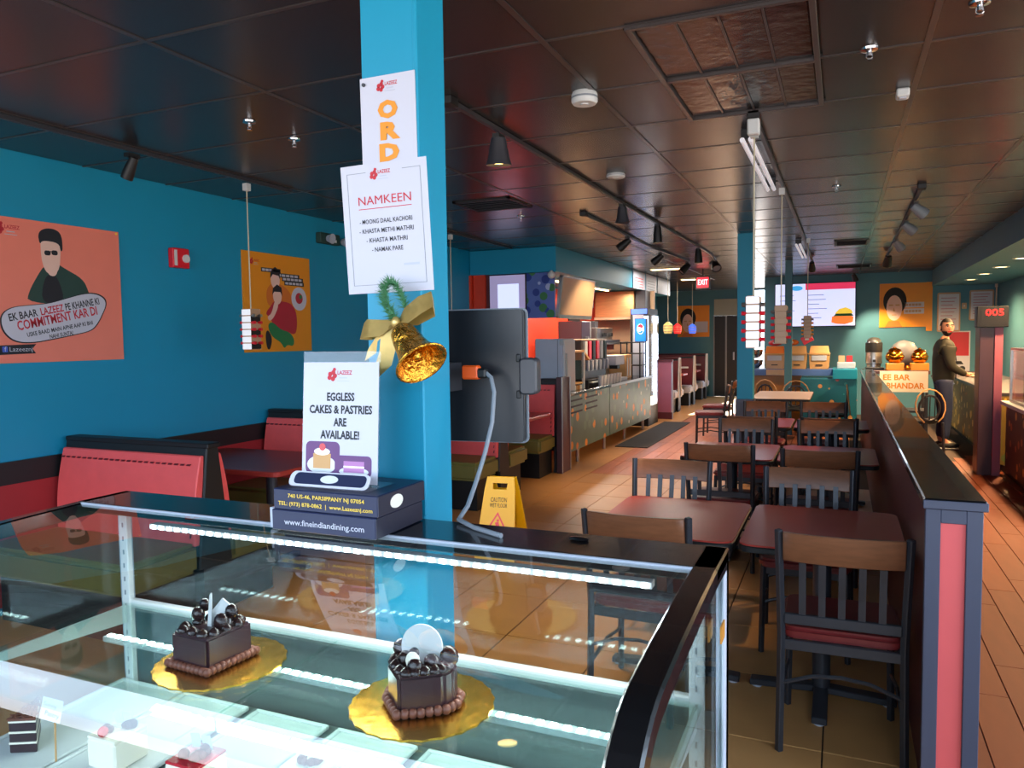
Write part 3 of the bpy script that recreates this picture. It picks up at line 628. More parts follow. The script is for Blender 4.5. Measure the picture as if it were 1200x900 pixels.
part(fr, 'rrect', (-.085, -.0, .01, .08, .012), 'cake_photo', 'purple', t, .0015, .0016); part(fr, 'disc', (-.045, .03, .036), 'plate', 'white', t, .0016, .0017, r2=.02); part(fr, 'rect', (-.066, -.022, .022, .054), 'cake_slice', 'cardboard', t, .0017, .0018); part(fr, 'disc', (-.044, .058, .02), 'cream_top', 'cream', t, .0018, .0019, r2=.008); part(fr, 'disc', (-.043, .068, .008), 'cherry', 'berry', t, .0019, .002)
part(fr, 'rrect', (-.012, .078, .008, .052, .01), 'cake_photo', 'purple', t, .00165, .00175); part(fr, 'disc', (.035, .018, .036), 'plate', 'white', t, .00175, .00185, r2=.01)
mat('lilac', (170, 110, 165), .5); part(fr, 'rect', (.01, .06, .016, .04), 'cake_slice', 'lilac', t, .00185, .00195); part(fr, 'rect', (.01, .06, .026, .03), 'cream_layer', 'cream', t, .00195, .00205)
t.rotation_euler = (0, 0, 0)
# small object on the case top, cable, phone
b = NB(); ball(b, (-.47, 1.40, 1.203), .022, (1, .6, .2)); build(b, 'case_knob', 'black_lam', None, label='small dark disc lying on the black top of the case', cat='disc', smooth=True)

# ---------------------------------------------------------------- notices and bell on the column
t = thing('paper_notice', 'tall laminated sheet with orange letters pinned high on the column', 'sign', (-.93, 1.465, 1.86))
fr = FR((-.93, 1.4695, 2.185), (1, 0, 0), (-.012, 0, 1))
part(fr, 'rect', (-.071, .071, -.33, .0), 'sheet', 'white_paper', t, .0015, .0035)
logo(fr, -.005, -.025, .016, t, .004)
for k, ch in enumerate('ORD'): text(ch, fr, 0, -.077-.047*k, .036, 'ink_orange', t, .0045, .052, bold=.06)
part(fr, 'disc', (-.06, -.015, .004), 'pin', 'dark_grey', t, .004, .008)
t = thing('paper_notice', 'white paper listing four namkeen snacks taped on the column', 'sign', (-.937, 1.46, 1.70))
fr = FR((-.937, 1.463, 1.85), (1, 0, .012), (-.03, -.03, 1))
part(fr, 'rect', (-.112, .112, -.144, .144), 'sheet', 'white_paper', t, .001, .002)
b = NB()
for q in ((-.096, .096, -.126, -.1248), (-.096, -.0948, -.126, .126), (.0948, .096, -.126, .126), (-.096, -.045, .1248, .126), (.05, .096, .1248, .126)): fr.rect(b, *q, .002, .0025)
build(b, 'border_line', 'grey', t)
logo(fr, -.012, .118, .016, t, .0025)
text('NAMKEEN', fr, 0, .062, .02, 'ink_red', t, .0028, .138); part(fr, 'rect', (-.069, .069, .044, .0455), 'underline', 'ink_red', t, .002, .0028)
for k, s_ in enumerate(('- MOONG DAAL KACHORI', '- KHASTA METHI MATHRI', '- KHASTA MATHRI', '- NAMAK PARE')): text(s_, fr, 0, .016-.021*k, .0105, 'ink', t, .0028, [.138, .142, .108, .082][k], bold=.008)
part(fr, 'rect', (.04, .08, -.086, -.081), 'faint_mark', 'light_grey', t, .002, .0024)
# bell ornament
t = thing('bell_ornament', 'gold christmas bell with ribbon bow and pine sprig on the column', 'ornament', (-.90, 1.44, 1.52))
ax = Vector((.62, -.42, -.66)).normalized(); p0 = Vector((-.88, 1.415, 1.625)); ax = Vector((.66, -.30, -.69)).normalized()
b = NB(); lathe(b, [(r_*1.12, z_*1.22) for r_, z_ in ((.001, 0), (.016, .002), (.024, .012), (.028, .03), (.031, .05), (.035, .066), (.043, .08), (.05, .088), (.051, .092), (.046, .09), (.036, .075), (.028, .055), (.022, .03), (.015, .01), (.001, .008))], p0, 28, ax); build(b, 'bell', 'gold_metal', t, smooth=True)
b = NB(); u = ax.orthogonal().normalized(); v = ax.cross(u); rr = [p0+ax*.11+u*(.0565*math.cos(a*PI/12))+v*(.0565*math.sin(a*PI/12)) for a in range(25)]; tube(b, rr, .0028, 6); build(b, 'rim', 'gold_metal', t, smooth=True)
b = NB(); ball(b, p0+ax*.085, .012); build(b, 'clapper', 'gold_metal', t, smooth=True)
def ribbon(pts, wid, name):
    b = NB(); prev = None
    for i, (p, q) in enumerate(pts):
        p, q = Vector(p), Vector(q); r = [b.verts.new(p+q*wid/2), b.verts.new(p-q*wid/2)]
        if prev: b.faces.new((prev[0], prev[1], r[1], r[0]))
        prev = r
    bmesh.ops.solidify(b, geom=b.faces[:], thickness=.001); build(b, name, 'ribbon', t, smooth=True)
kx, ky, kz = -.893, 1.43, 1.637
ribbon([((kx, ky, kz), (0, .3, .4)), ((kx+.03, ky-.02, kz+.012), (-.2, .3, .9)), ((kx+.07, ky-.025, kz+.035), (-.3, .3, .9)), ((kx+.092, ky-.01, kz+.048), (-.3, .4, .8)), ((kx+.085, ky+.012, kz+.03), (-.2, .2, .9)), ((kx+.04, ky+.015, kz+.01), (-.2, .2, .8)), ((kx, ky+.004, kz), (0, .3, .4))], .042, 'bow_loop')
ribbon([((kx, ky, kz), (0, .3, .4)), ((kx-.03, ky-.02, kz-.012), (.1, .3, .9)), ((kx-.07, ky-.022, kz-.012), (.1, .2, 1)), ((kx-.088, ky-.01, kz-.018), (.1, .3, .9)), ((kx-.07, ky+.01, kz-.02), (.1, .2, .9)), ((kx, ky+.004, kz), (0, .3, .4))], .04, 'bow_loop')
ribbon([((kx, ky-.005, kz), (.6, .1, .1)), ((kx-.01, ky-.018, kz-.03), (1, .1, .1)), ((kx-.018, ky-.016, kz-.06), (1, -.1, .15)), ((kx-.03, ky-.02, kz-.1), (1, .1, .3)), ((kx-.034, ky-.02, kz-.115), (.7, .1, .6))], .045, 'bow_tail')
ribbon([((kx, ky-.005, kz), (.6, .1, .1)), ((kx-.03, ky-.02, kz-.025), (.8, .1, .4)), ((kx-.055, ky-.018, kz-.05), (.8, -.1, .5)), ((kx-.06, ky-.02, kz-.075), (.8, .1, .5))], .035, 'bow_tail')
b = NB(); ball(b, (kx, ky-.008, kz), .011, (1, 1, 1.2)); build(b, 'bow_knot', 'ribbon', t, smooth=True)
b = NB()
for br in ([(kx-.005, ky, kz), (kx-.025, ky-.01, kz+.03), (kx-.028, ky-.012, kz+.065), (kx-.01, ky-.01, kz+.09)], [(kx, ky, kz), (kx-.005, ky-.012, kz+.02), (kx-.02, ky-.014, kz+.05), (kx-.02, ky-.014, kz+.08)], [(kx+.02, ky, kz+.03), (kx+.02, ky-.01, kz+.055), (kx+.005, ky-.012, kz+.08), (kx-.01, ky-.01, kz+.085)]):
    tube(b, br, .0015, 5)
    for i in range(len(br)-1):
        for k in range(60):
            p = Vector(br[i]).lerp(Vector(br[i+1]), k/60); a = random.random()*2*PI; d = Vector((math.cos(a), -abs(math.sin(a))*.6, math.sin(a)*.6+.5)).normalized()*random.uniform(.016, .026)
            e = d.orthogonal().normalized()*.0014; f_ = b.faces.new([b.verts.new(p+e), b.verts.new(p-e), b.verts.new(p+d)])
build(b, 'pine_sprig', 'pine', t, norm=False)

# monitor behind the column
mat('screen_back', (20, 22, 28), .36, var=.1)
t = thing('monitor', 'flat black screen seen from behind, mounted beside the teal column', 'monitor', (-.87, 1.72, 1.33))
fr = FR((-.93, 1.70, 1.345), (1, .10, 0), (0, 0, 1))
b = NB(); fr.rrect(b, -.13, .215, -.005, .325, .012, -.02, 0); build(b, 'rear_shell', 'screen_back', t, bev=.003, segs=2)
b = NB(); fr.rrect(b, -.134, .219, -.009, .329, .014, -.026, -.02); build(b, 'bezel', 'grey', t)
b = NB(); fr.rrect(b, .205, .25, .115, .205, .012, -.03, .012); build(b, 'card_reader', 'dark_grey', t, bev=.004)
for v in (.105, .195): b = NB(); fr.rect(b, .196, .206, v, v+.02, -.01, .006); build(b, 'reader_clip', 'black_matte', t, bev=.002)
b = NB(); box(b, -.93, -.88, 1.60, 1.705, 1.47, 1.54); build(b, 'wall_bracket', 'black_metal', t)
t = thing('power_cable', 'grey power cable hanging from an orange plug beside the screen', 'cable', (-.80, 1.66, 1.2))
b = NB(); obox(b, (-.83, 1.66, 1.517), (.022, 0, 0), (0, .012, 0), (0, 0, .017)); build(b, 'plug', 'orange_plastic', t, bev=.004)
b = NB(); obox(b, (-.80, 1.66, 1.515), (.012, 0, 0), (0, .011, 0), (0, 0, .012)); build(b, 'plug_collar', 'black_matte', t, bev=.004)
b = NB(); tube(b, [(-.79, 1.66, 1.515), (-.775, 1.655, 1.505), (-.765, 1.65, 1.47), (-.762, 1.63, 1.40), (-.768, 1.6, 1.33), (-.772, 1.56, 1.27), (-.765, 1.5, 1.225), (-.757, 1.44, 1.208), (-.70, 1.40, 1.205), (-.62, 1.36, 1.205)], .0052, 8); build(b, 'cord', 'grey', t, smooth=True)
# ================================================================ LEFT WALL
def wall_frame(y, z): return FR((XW+.001, y, z), (0, 1, 0), (0, 0, 1))
fr = wall_frame(2.84, 1.49)
t = thing('poster', 'square pink poster of a man in sunglasses above a white speech bubble', 'poster', (XW, 3.28, 1.49))
part(fr, 'rect', (0, .88, 0, .865), 'board', 'poster_pink', t, 0, .012)
def sc(pts, ox=0, oy=0, s=1): return [(ox+u*s, oy+v*s) for u, v in pts]
W = .0125
part(fr, 'spoly', ([(.22, .36), (.235, .43), (.30, .54), (.345, .60), (.42, .62), (.47, .59), (.60, .53), (.635, .45), (.66, .36)],), 'jacket', 'green_dark', t, W, W+.0005)
part(fr, 'spoly', ([(.31, .36), (.33, .50), (.37, .55), (.43, .53), (.47, .36)],), 'shirt', 'ink', t, W+.0005, W+.001)
part(fr, 'spoly', ([(.322, .68), (.33, .60), (.355, .55), (.40, .54), (.44, .58), (.452, .68), (.45, .77), (.325, .77)],), 'face', 'poster_skin', t, W+.001, W+.0015)
part(fr, 'spoly', ([(.365, .60), (.36, .54), (.41, .53), (.43, .58), (.41, .63), (.38, .62)],), 'hand', 'poster_skin', t, W+.0018, W+.0022)
part(fr, 'spoly', ([(.318, .72), (.308, .79), (.35, .825), (.42, .83), (.465, .80), (.468, .70), (.452, .69), (.445, .745), (.335, .75)],), 'hair', 'ink', t, W+.0018, W+.0022)
b = NB(); fr.rrect(b, .345, .385, .66, .69, .012, W+.0018, W+.0024); fr.rrect(b, .392, .432, .665, .695, .012, W+.0018, W+.0024); fr.rect(b, .38, .395, .682, .688, W+.0018, W+.0024); build(b, 'sunglasses', 'ink', t)
bub = [(.05, .22), (.055, .29), (.12, .335), (.24, .35), (.36, .365), (.47, .40), (.60, .44), (.69, .445), (.755, .415), (.765, .37), (.735, .31), (.69, .235), (.64, .19), (.52, .165), (.36, .135), (.24, .115), (.14, .12), (.08, .16)]
part(fr, 'spoly', (bub,), 'bubble_outline', 'ink', t, W+.0025, W+.003)
cx_, cy_ = .41, .28
part(fr, 'spoly', ([(cx_+(u-cx_)*.975, cy_+(v-cy_)*.955) for u, v in bub],), 'speech_bubble', 'white_paper', t, W+.003, W+.0035)
R_ = .20
text('EK BAAR', fr, .19, .285, .045, 'ink', t, W+.004, .18, R_, bold=.02); text('LAZEEZ', fr, .375, .322, .045, 'ink_red', t, W+.004, .155, R_, bold=.02); text('PE KHANNE KI', fr, .585, .365, .045, 'ink', t, W+.004, .245, R_, bold=.02)
text('COMMITMENT KAR DI', fr, .42, .272, .058, 'ink_red', t, W+.004, .545, R_, bold=.02); text('USKE BAAD MAIN APNE AAP KI BHI', fr, .43, .207, .026, 'ink', t, W+.004, .45, R_*.9, bold=.02); text('NAHI SUNTA!', fr, .43, .168, .026, 'ink', t, W+.004, .16, R_*.8, bold=.02)
part(fr, 'poly', ([(.0, .05), (.26, .055), (.24, .085), (.265, .112), (.0, .105)],), 'name_tag', 'ink', t, W, W+.0005); text('f', fr, .075, .083, .03, 'white_paper', t, W+.001); text('Lazeeznj', fr, .17, .081, .028, 'white_paper', t, W+.001, .14)
part(fr, 'rrect', (.058, .09, .066, .1, .004), 'badge', 'ink_blue', t, W+.0005, W+.0008); logo(fr, .11, .79, .045, t, W)
for u, v in ((.015, .85), (.86, .85)): part(fr, 'disc', (u, v, .008), 'pin', 'gold_print', t, W, W+.004)

fr = wall_frame(4.88, 1.508)
t = thing('poster', 'square orange poster of two crouching men in orange and red shirts', 'poster', (XW, 5.31, 1.508))
part(fr, 'rect', (0, .86, 0, .845), 'board', 'poster_orange', t, 0, .012)
part(fr, 'spoly', ([(.28, .40), (.27, .52), (.32, .58), (.40, .60), (.52, .57), (.60, .50), (.61, .38), (.50, .36), (.38, .38)],), 'orange_shirt', 'cloth_orange', t, W, W+.0005)
part(fr, 'disc', (.39, .625, .058), 'face', 'poster_skin', t, W+.0005, W+.001, r2=.078); part(fr, 'poly', ([(.325, .63), (.335, .70), (.39, .735), (.445, .71), (.455, .62), (.435, .66), (.36, .67)],), 'hair', 'ink', t, W+.001, W+.0015)
part(fr, 'spoly', ([(.25, .33), (.33, .40), (.36, .44), (.50, .44), (.60, .42), (.66, .34), (.66, .20), (.62, .14), (.52, .18), (.44, .17), (.36, .22), (.30, .30)],), 'red_shirt', 'cloth_red', t, W+.001, W+.0015)
part(fr, 'disc', (.41, .485, .056), 'face', 'poster_skin', t, W+.0015, W+.002, r2=.074); part(fr, 'poly', ([(.345, .49), (.355, .55), (.41, .585), (.465, .56), (.475, .48), (.45, .52), (.37, .52)],), 'hair', 'ink', t, W+.002, W+.0025)
part(fr, 'spoly', ([(.27, .30), (.33, .33), (.37, .44), (.40, .44), (.42, .40), (.36, .30), (.30, .26)],), 'arm', 'poster_skin', t, W+.0025, W+.003)
part(fr, 'spoly', ([(.28, .24), (.34, .26), (.44, .19), (.56, .17), (.62, .10), (.60, .04), (.52, .06), (.48, .02), (.44, .08), (.34, .12), (.29, .18)],), 'trousers', 'cloth_green', t, W+.0015, W+.002)
part(fr, 'spoly', ([(.24, .14), (.27, .20), (.33, .12), (.30, .02), (.26, .02)],), 'shoe', 'ink', t, W+.002, W+.0025)
for (u, v, wd, s_) in ((.34, .70, .22, 'main khana ho'), (.56, .665, .28, 'toh sirf lazeez'), (.64, .60, .24, 'ka khana ho'), (.62, .635, .26, 'baar baar aana')):
    part(fr, 'rect', (u-wd/2-.012, u+wd/2+.012, v-.016, v+.02), 'caption_strip', 'ink', t, W, W+.0008); b = NB(); [fr.rect(b, u-wd/2+wd*q/5, u-wd/2+wd*(q+.8)/5, v-.008, v+.012, W+.001, W+.0015) for q in range(5)]; build(b, 'blurred_words', 'white_paper', t, kind='stuff')
part(fr, 'disc', (.70, .47, .105), 'plate', 'white_paper', t, W, W+.0008, n=28); part(fr, 'disc', (.70, .475, .05), 'food', 'cloth_red', t, W+.0008, W+.0012); part(fr, 'disc', (.72, .49, .02), 'garnish', 'cloth_green', t, W+.0012, W+.0016)
logo(fr, .13, .76, .035, t, W)
# fire alarm
t = thing('fire_alarm', 'red wall fire alarm strobe between the two posters', 'fire alarm', (XW, 4.22, 2.15))
fr = wall_frame(4.14, 2.15)
b = NB(); fr.rrect(b, 0, .155, 0, .145, .01, 0, .05); build(b, 'housing', 'fire_red', t, bev=.005); part(fr, 'disc', (.115, .07, .03), 'strobe_lens', 'white', t, .05, .065); b = NB(); fr.rect(b, .012, .04, .015, .13, .05, .0505); build(b, 'white_strip', 'white', t)
# emergency light
t = thing('emergency_light', 'dark emergency light unit with two round lamps near the ceiling', 'emergency light', (XW, 6.06, 2.51)); fr = wall_frame(5.86, 2.515)
b = NB(); fr.rrect(b, 0, .3, 0, .1, .012, 0, .06); build(b, 'housing', 'green_dark', t, bev=.005)
for u, v in ((.1, .05), (.33, .04)):
    b = NB(); lathe(b, [(.001, 0), (.03, .005), (.045, .05), (.048, .06), (.001, .055)], fr.p(u, v, .06), 16, (1, 0, -.15)); build(b, 'lamp_head', 'light_grey', t, smooth=True)
b = NB(); fr.rect(b, .15, .24, .02, .045, .06, .063); build(b, 'test_label', 'white', t)

# pendant lamps made of stacked plates
def pendant(x, y, zb, zt, label, wd=.10, ztop=2.70, rod='fire_red', face='pendant_white', group='stacked plate pendant lamps', n=6, sidem='pendant_tan'):
    t = thing('pendant_lamp', label, 'pendant lamp', (x, y, zb), group)
    b = NB(); cyl(b, (x, y, zt), (x, y, ztop), .0045, n=6); build(b, 'cord', 'cord_white', t)
    b = NB(); box(b, x-.02, x+.02, y-.02, y+.02, ztop-.04, ztop+.01); build(b, 'canopy', 'white', t)
    hgt = (zt-zb)/n; h = wd/2
    b = NB(); box(b, x-h*.55, x+h*.55, y-h*.7, y+h*.7, zb, zt); build(b, 'core', sidem, t)
    for k in range(n):
        z = zb+k*hgt
        for s in (-1, 1):
            b = NB(); box(b, x-h*.6, x+h*.6, y+s*h*.76-h*.04, y+s*h*.76+h*.04, z+.004, z+hgt-.004); build(b, 'plate', face, t, bev=.002)
            b = NB(); box(b, x+s*h*.62-h*.04, x+s*h*.62+h*.04, y-h*.7, y+h*.7, z+.006, z+hgt-.006); build(b, 'side_plate', sidem if k % 2 else 'black_matte', t)
            if 0 < k: b = NB(); cyl(b, (x-h*1.02, y+s*h*.5, z), (x+h*1.02, y+s*h*.5, z), .011, n=8); build(b, 'rod', rod if k < n-1 else 'steel', t, smooth=True)
    return t
pendant(-3.86, 4.23, 1.54, 1.83, 'stacked plate pendant lamp in front of the orange poster', .13)
pendant(-.445, 4.35, 1.525, 1.81, 'stacked plate pendant lamp nearest the viewer above the tables', .115)
pendant(-.43, 6.2, 1.525, 1.82, 'brownish stacked pendant lamp, second above the tables', .14, face='pendant_tan')
pendant(-.37, 9.6, 1.55, 1.81, 'small dark and yellow stacked pendant lamp before the menu screen', .13, face='beige', rod='ink_orange')
pendant(-3.85, 7.25, 1.55, 1.83, 'pendant lamp mostly hidden behind the black monitor', .13)
mat('pend_red', (240, 40, 40), emit=.8); mat('pend_blue', (70, 110, 230), emit=.8); mat('pend_yellow', (220, 190, 110), emit=.5)
for x, y, m, l in ((-3.62, 13.75-.0, 'pend_yellow', 'small yellow lit pendant beside the drinks cooler'), (-3.26, 16.5, 'pend_red', 'small red lit pendant above the maroon booths'), (-3.1, 17.4, 'pend_blue', 'small blue lit pendant above the maroon booths')):
    if m == 'pend_yellow': x, y = -2.98, 14.2
    t = thing('glass_pendant', l, 'pendant lamp', (x, y, 1.63), 'coloured glass pendants')
    b = NB(); cyl(b, (x, y, 1.85), (x, y, H), .005, n=6); build(b, 'cord', 'cord_white', t)
    b = NB(); lathe(b, [(.001, 1.86), (.03, 1.85), (.085, 1.80), (.09, 1.72), (.07, 1.64), (.06, 1.64), (.001, 1.66)], (x, y, 0), 16); build(b, 'shade', m, t, smooth=True)
    b = NB()
    for z in (1.68, 1.73, 1.78): lathe(b, [(.092, z-.006), (.097, z), (.092, z+.006)], (x, y, 0), 16)
    build(b, 'band', 'pendant_tan', t)

# ---------------------------------------------------------------- booths
def bench(x0, x1, yb, label, zt=1.0, near=True, far=True, red='red_vinyl', seat='olive_vinyl', group='booth benches', wt=.13, stitch=True, tip='black_matte', dep=.62):
    t = thing('booth_bench', label, 'bench', ((x0+x1)/2, yb, 0), group)
    b = NB(); ext(b, [(x0, yb-wt, .30), (x0, yb+wt, .30), (x0, yb+.045, zt), (x0, yb-.045, zt)], (x1-x0, 0, 0)); build(b, 'back_shell', 'black_matte', t, bev=.008)
    b = NB(); box(b, x0-.0, x1+.012, yb-.05, yb+.05, zt-.012, zt+.018); build(b, 'top_cap', tip, t, bev=.006)
    for s, on in ((-1, near), (1, far)):
        if not on: continue
        pts = []
        for k in range(9):
            f = k/8; z = .44+(zt-.05-.44)*f; pts.append((yb+s*(wt+.028-(wt-.045)*((z-.30)/(zt-.30))+.022*math.sin(PI*f)), z))
        b = NB(); ext(b, [(x0+.015, y, z) for y, z in pts]+[(x0+.015, yb+s*.05, zt-.05), (x0+.015, yb+s*.09, .44)], (x1-x0-.03, 0, 0)); cu = build(b, 'back_cushion', red, t, bev=.006)
        if stitch:
            b = NB(); n = int((x1-x0)/.05); y, z = pts[-2]
            for k in range(n): x = x0+.04+k*(x1-x0-.08)/n; obox(b, (x, y+s*.0035, z+.012), (.013, 0, 0), (0, .003, 0), (.004, 0, .005))
            m_ = int((zt-.1-.5)/.05)
            for k in range(m_):
                yy, zz = pts[min(8, int(k/m_*8)+1)]; obox(b, (x1-.045, yy+s*.003, .5+k*.05), (.004, 0, .0), (0, .003, 0), (.003, 0, .013))
            build(b, 'stitching', 'maroon_vinyl', cu, kind='stuff')
        ya, yc = yb+s*.12, yb+s*dep
        b = NB(); box(b, x0, x1, min(ya, yc), max(ya, yc), .29, .46); build(b, 'seat_cushion', seat, t, bev=.03, segs=3, smooth=True)
        b = NB(); box(b, x0+.04, x1-.05, min(ya, yb+s*(dep-.1)), max(ya, yb+s*(dep-.1)), 0, .29); build(b, 'seat_base', 'black_matte', t)
    b = NB(); box(b, x1-.03, x1, yb-.1, yb+.1, 0, .31); build(b, 'end_leg', 'black_matte', t)
    return t
bench(XW+.03, -3.33, 3.3, 'red vinyl booth bench nearest the viewer against the teal wall')
bench(XW+.03, -3.3, 5.15, 'red vinyl booth bench below the orange poster')
bench(XW+.03, -3.03, 6.75, 'red and olive booth bench half hidden behind the monitor')
bench(XW+.03, -3.075, 8.45, 'red and olive booth bench backing onto the drinks counter', 1.09, far=False)
t = thing('booth_end_post', 'dark chrome edged post closing the last red booth', 'post', (-3.02, 8.5, 0))
b = NB(); box(b, -3.05, -2.985, 8.3, 8.62, 0, 1.13); build(b, 'panel', 'post_brown', t, bev=.003); b = NB(); tube(b, [(-2.983, 8.31, 0), (-2.983, 8.31, 1.13)], .008, 8); tube(b, [(-2.983, 8.6, 0), (-2.983, 8.6, 1.13)], .008, 8); build(b, 'edge_strip', 'steel', t)
def btable(x0, x1, y0, y1, label):
    t = thing('booth_table', label, 'table', ((x0+x1)/2, (y0+y1)/2, 0), 'booth tables')
    f = FR(((x0+x1)/2, (y0+y1)/2, .72), (1, 0, 0), (0, 1, 0)); b = NB(); f.rrect(b, -(x1-x0)/2, (x1-x0)/2, -(y1-y0)/2, (y1-y0)/2, .05, 0, .035); build(b, 'tabletop', 'table_red', t, bev=.005)
    b = NB(); cyl(b, ((x0+x1)/2+.2, (y0+y1)/2, .03), ((x0+x1)/2+.2, (y0+y1)/2, .72), .04); build(b, 'pedestal', 'black_metal', t)
    b = NB(); box(b, (x0+x1)/2-.1, (x0+x1)/2+.5, (y0+y1)/2-.03, (y0+y1)/2+.03, 0, .035); box(b, (x0+x1)/2+.17, (x0+x1)/2+.23, (y0+y1)/2-.25, (y0+y1)/2+.25, 0, .035); build(b, 'foot', 'black_metal', t)
btable(XW+.03, -3.32, 3.82, 4.62, 'maroon booth table between the red benches by the wall')
btable(XW+.03, -3.3, 5.55, 6.3, 'maroon booth table behind the orange poster bench')
btable(XW+.03, -2.98, 7.24, 7.94, 'maroon booth table in the last red booth')
# far maroon booths
t = thing('booth_divider', 'pink and maroon divider panel beside the drinks cooler', 'divider', (-3.7, 14.5, 0))
b = NB(); box(b, XW+.03, -2.98, 14.48, 14.54, .12, 1.1); build(b, 'panel', 'pink_side', t, bev=.003); b = NB(); box(b, XW+.03, -2.96, 14.47, 14.56, 0, .13); build(b, 'base', 'maroon_dark', t); b = NB(); box(b, XW+.03, -2.95, 14.46, 14.56, 1.1, 1.14); build(b, 'cap', 'maroon_dark', t); b = NB(); cyl(b, (-2.965, 14.5, .0), (-2.965, 14.5, 1.12), .02); build(b, 'edge_strip', 'light_grey', t)
for k, (y, x1) in enumerate(((16.0, -3.12), (17.75, -3.12), (19.45, -3.12))):
    t = bench(XW+.03, x1, y, 'maroon booth bench with white edging, %s behind the pink divider' % ORD[k], 1.12, dep=.5, red='maroon_vinyl', seat='light_grey', group='far maroon booths', stitch=False, tip='maroon_dark')
    b = NB(); tube(b, [(x1, y-.16, .3), (x1+.005, y-.1, .7), (x1+.005, y-.06, 1.12), (x1+.005, y+.06, 1.12), (x1, y+.15, .3)], .02, 6); build(b, 'edge_piping', 'white', t, smooth=True)
    b = NB(); obox(b, (x1-.25, y-.145, .86), (.14, 0, 0), (0, .01, -.002), (0, 0, .02)); build(b, 'name_plate', 'white', t)
for k in range(3):
    btable(XW+.03, -3.15, 14.8+1.76*k, 15.4+1.74*k, 'maroon booth table, %s behind the pink divider' % ORD[k])

# ---------------------------------------------------------------- dining chairs and tables
def make_chair():
    t = thing('dining_chair', 'black metal dining chair', 'chair', group='slat back dining chairs')
    r = .0135
    for s in (-1, 1):
        b = NB(); tube(b, [(s*.215, -.205, 0), (s*.212, -.20, .25), (s*.21, -.195, .45), (s*.213, -.205, .58), (s*.217, -.228, .74), (s*.22, -.248, .873)], .017, 4); build(b, 'leg', 'black_metal', t, bev=.003)
        b = NB(); tube(b, [(s*.2, .2, 0), (s*.192, .19, .44)], .016, 4); build(b, 'leg', 'black_metal', t, bev=.003)
        b = NB(); tube(b, [(s*.208, -.19, .2), (s*.205, 0, .225), (s*.198, .19, .2)], .008, 6); build(b, 'stretcher', 'black_metal', t)
    for y, z, dz in ((-.2, .27, .05), (.19, .25, .05)):
        b = NB(); tube(b, [(-.205, y, z), (-.1, y, z+dz*.8), (0, y, z+dz), (.1, y, z+dz*.8), (.205, y, z)], .008, 6); build(b, 'stretcher', 'black_metal', t)
    b = NB(); box(b, -.2, .2, -.2, -.18, .40, .44); box(b, -.195, .195, .17, .19, .40, .44); box(b, -.207, -.187, -.18, .17, .40, .44); box(b, .187, .207, -.18, .17, .40, .44); build(b, 'seat_frame', 'black_metal', t, bev=.003)
    b = NB(); f = FR((0, 0, .44), (1, 0, 0), (0, 1, 0)); f.rrect(b, -.215, .215, -.19, .225, .05, 0, .045); build(b, 'seat', 'seat_red', t, bev=.014, segs=3, smooth=True)
    b = NB(); box(b, -.2, .2, -.212, -.192, .505, .545); build(b, 'lower_rail', 'black_metal', t, bev=.003)
    for k in range(5):
        x = -.136+.068*k
        b = NB(); pts = [(x, -.203, .54), (x, -.212, .62), (x, -.235+.012*abs(x)/.136, .70), (x, -.252+.012*abs(x)/.136, .78)]
        for i in range(3):
            p, q = Vector(pts[i]), Vector(pts[i+1]); obox(b, (p+q)/2, (.0125, 0, 0), (0, .004, 0), (q-p)*.51)
        build(b, 'slat', 'black_metal', t)
    b = NB(); rows = []
    n = 10
    for i in range(n+1):
        x = -.205+.41*i/n; cv = .026*(1-(2*i/n-1)**2)
        rows.append([b.verts.new((x, -.235-cv+dy-.02*(z-.76)/.11, z)) for dy, z in ((-.011, .757), (.011, .757), (.011, .868), (-.011, .868))])
    for i in range(n):
        for k in range(4): b.faces.new((rows[i][k], rows[i][(k+1) % 4], rows[i+1][(k+1) % 4], rows[i+1][k]))
    b.faces.new(rows[0]); b.faces.new(rows[-1][::-1]); build(b, 'top_rail', 'wood_rail', t, bev=.004, smooth=True)
    return t
mat('seat_red', (118, 34, 34), .4, var=.15, scale=10)
proto = make_chair(); first = True
CH = [(.008, 3.20, .02, 'slat back chair beside the pink ended half wall, back to the viewer'), (-.765, 3.27, -.03, 'slat back chair just behind the right end of the cake case'),
      (-.90, 4.17, PI+.02, 'slat back chair on the aisle side, far side of the nearest tables'), (-.155, 4.12, PI, 'slat back chair by the half wall, far side of the nearest tables'),
      (-.74, 5.42, -.02, 'aisle side chair at the near edge of the second tables, back to the viewer'), (-.125, 5.34, .03, 'half wall side chair at the near edge of the second tables, back to the viewer'),
      (-.75, 6.55, PI, 'aisle side chair on the far side of the second tables'), (-.10, 6.60, PI+.02, 'half wall side chair on the far side of the second tables'),
      (-.74, 7.29, 0, 'aisle side chair at the near edge of the third tables'), (-.09, 7.31, 0, 'half wall side chair at the near edge of the third tables'),
      (-.75, 8.40, PI, 'aisle side chair in front of the teal column'), (-.17, 8.43, PI, 'half wall side chair on the far side of the third tables'),
      (-1.75, 11.3, PI/2+.15, 'chair turned sideways at the aisle edge left of the teal column, nearer'), (-1.8, 12.4, PI/2, 'chair turned sideways at the aisle edge left of the teal column, further')]
for x, y, rz, l in CH:
    if first: proto.location = (x, y, 0); proto.rotation_euler = (0, 0, rz); proto['label'] = l; first = False
    else: copy_tree(proto, (x, y, 0), rz, l)
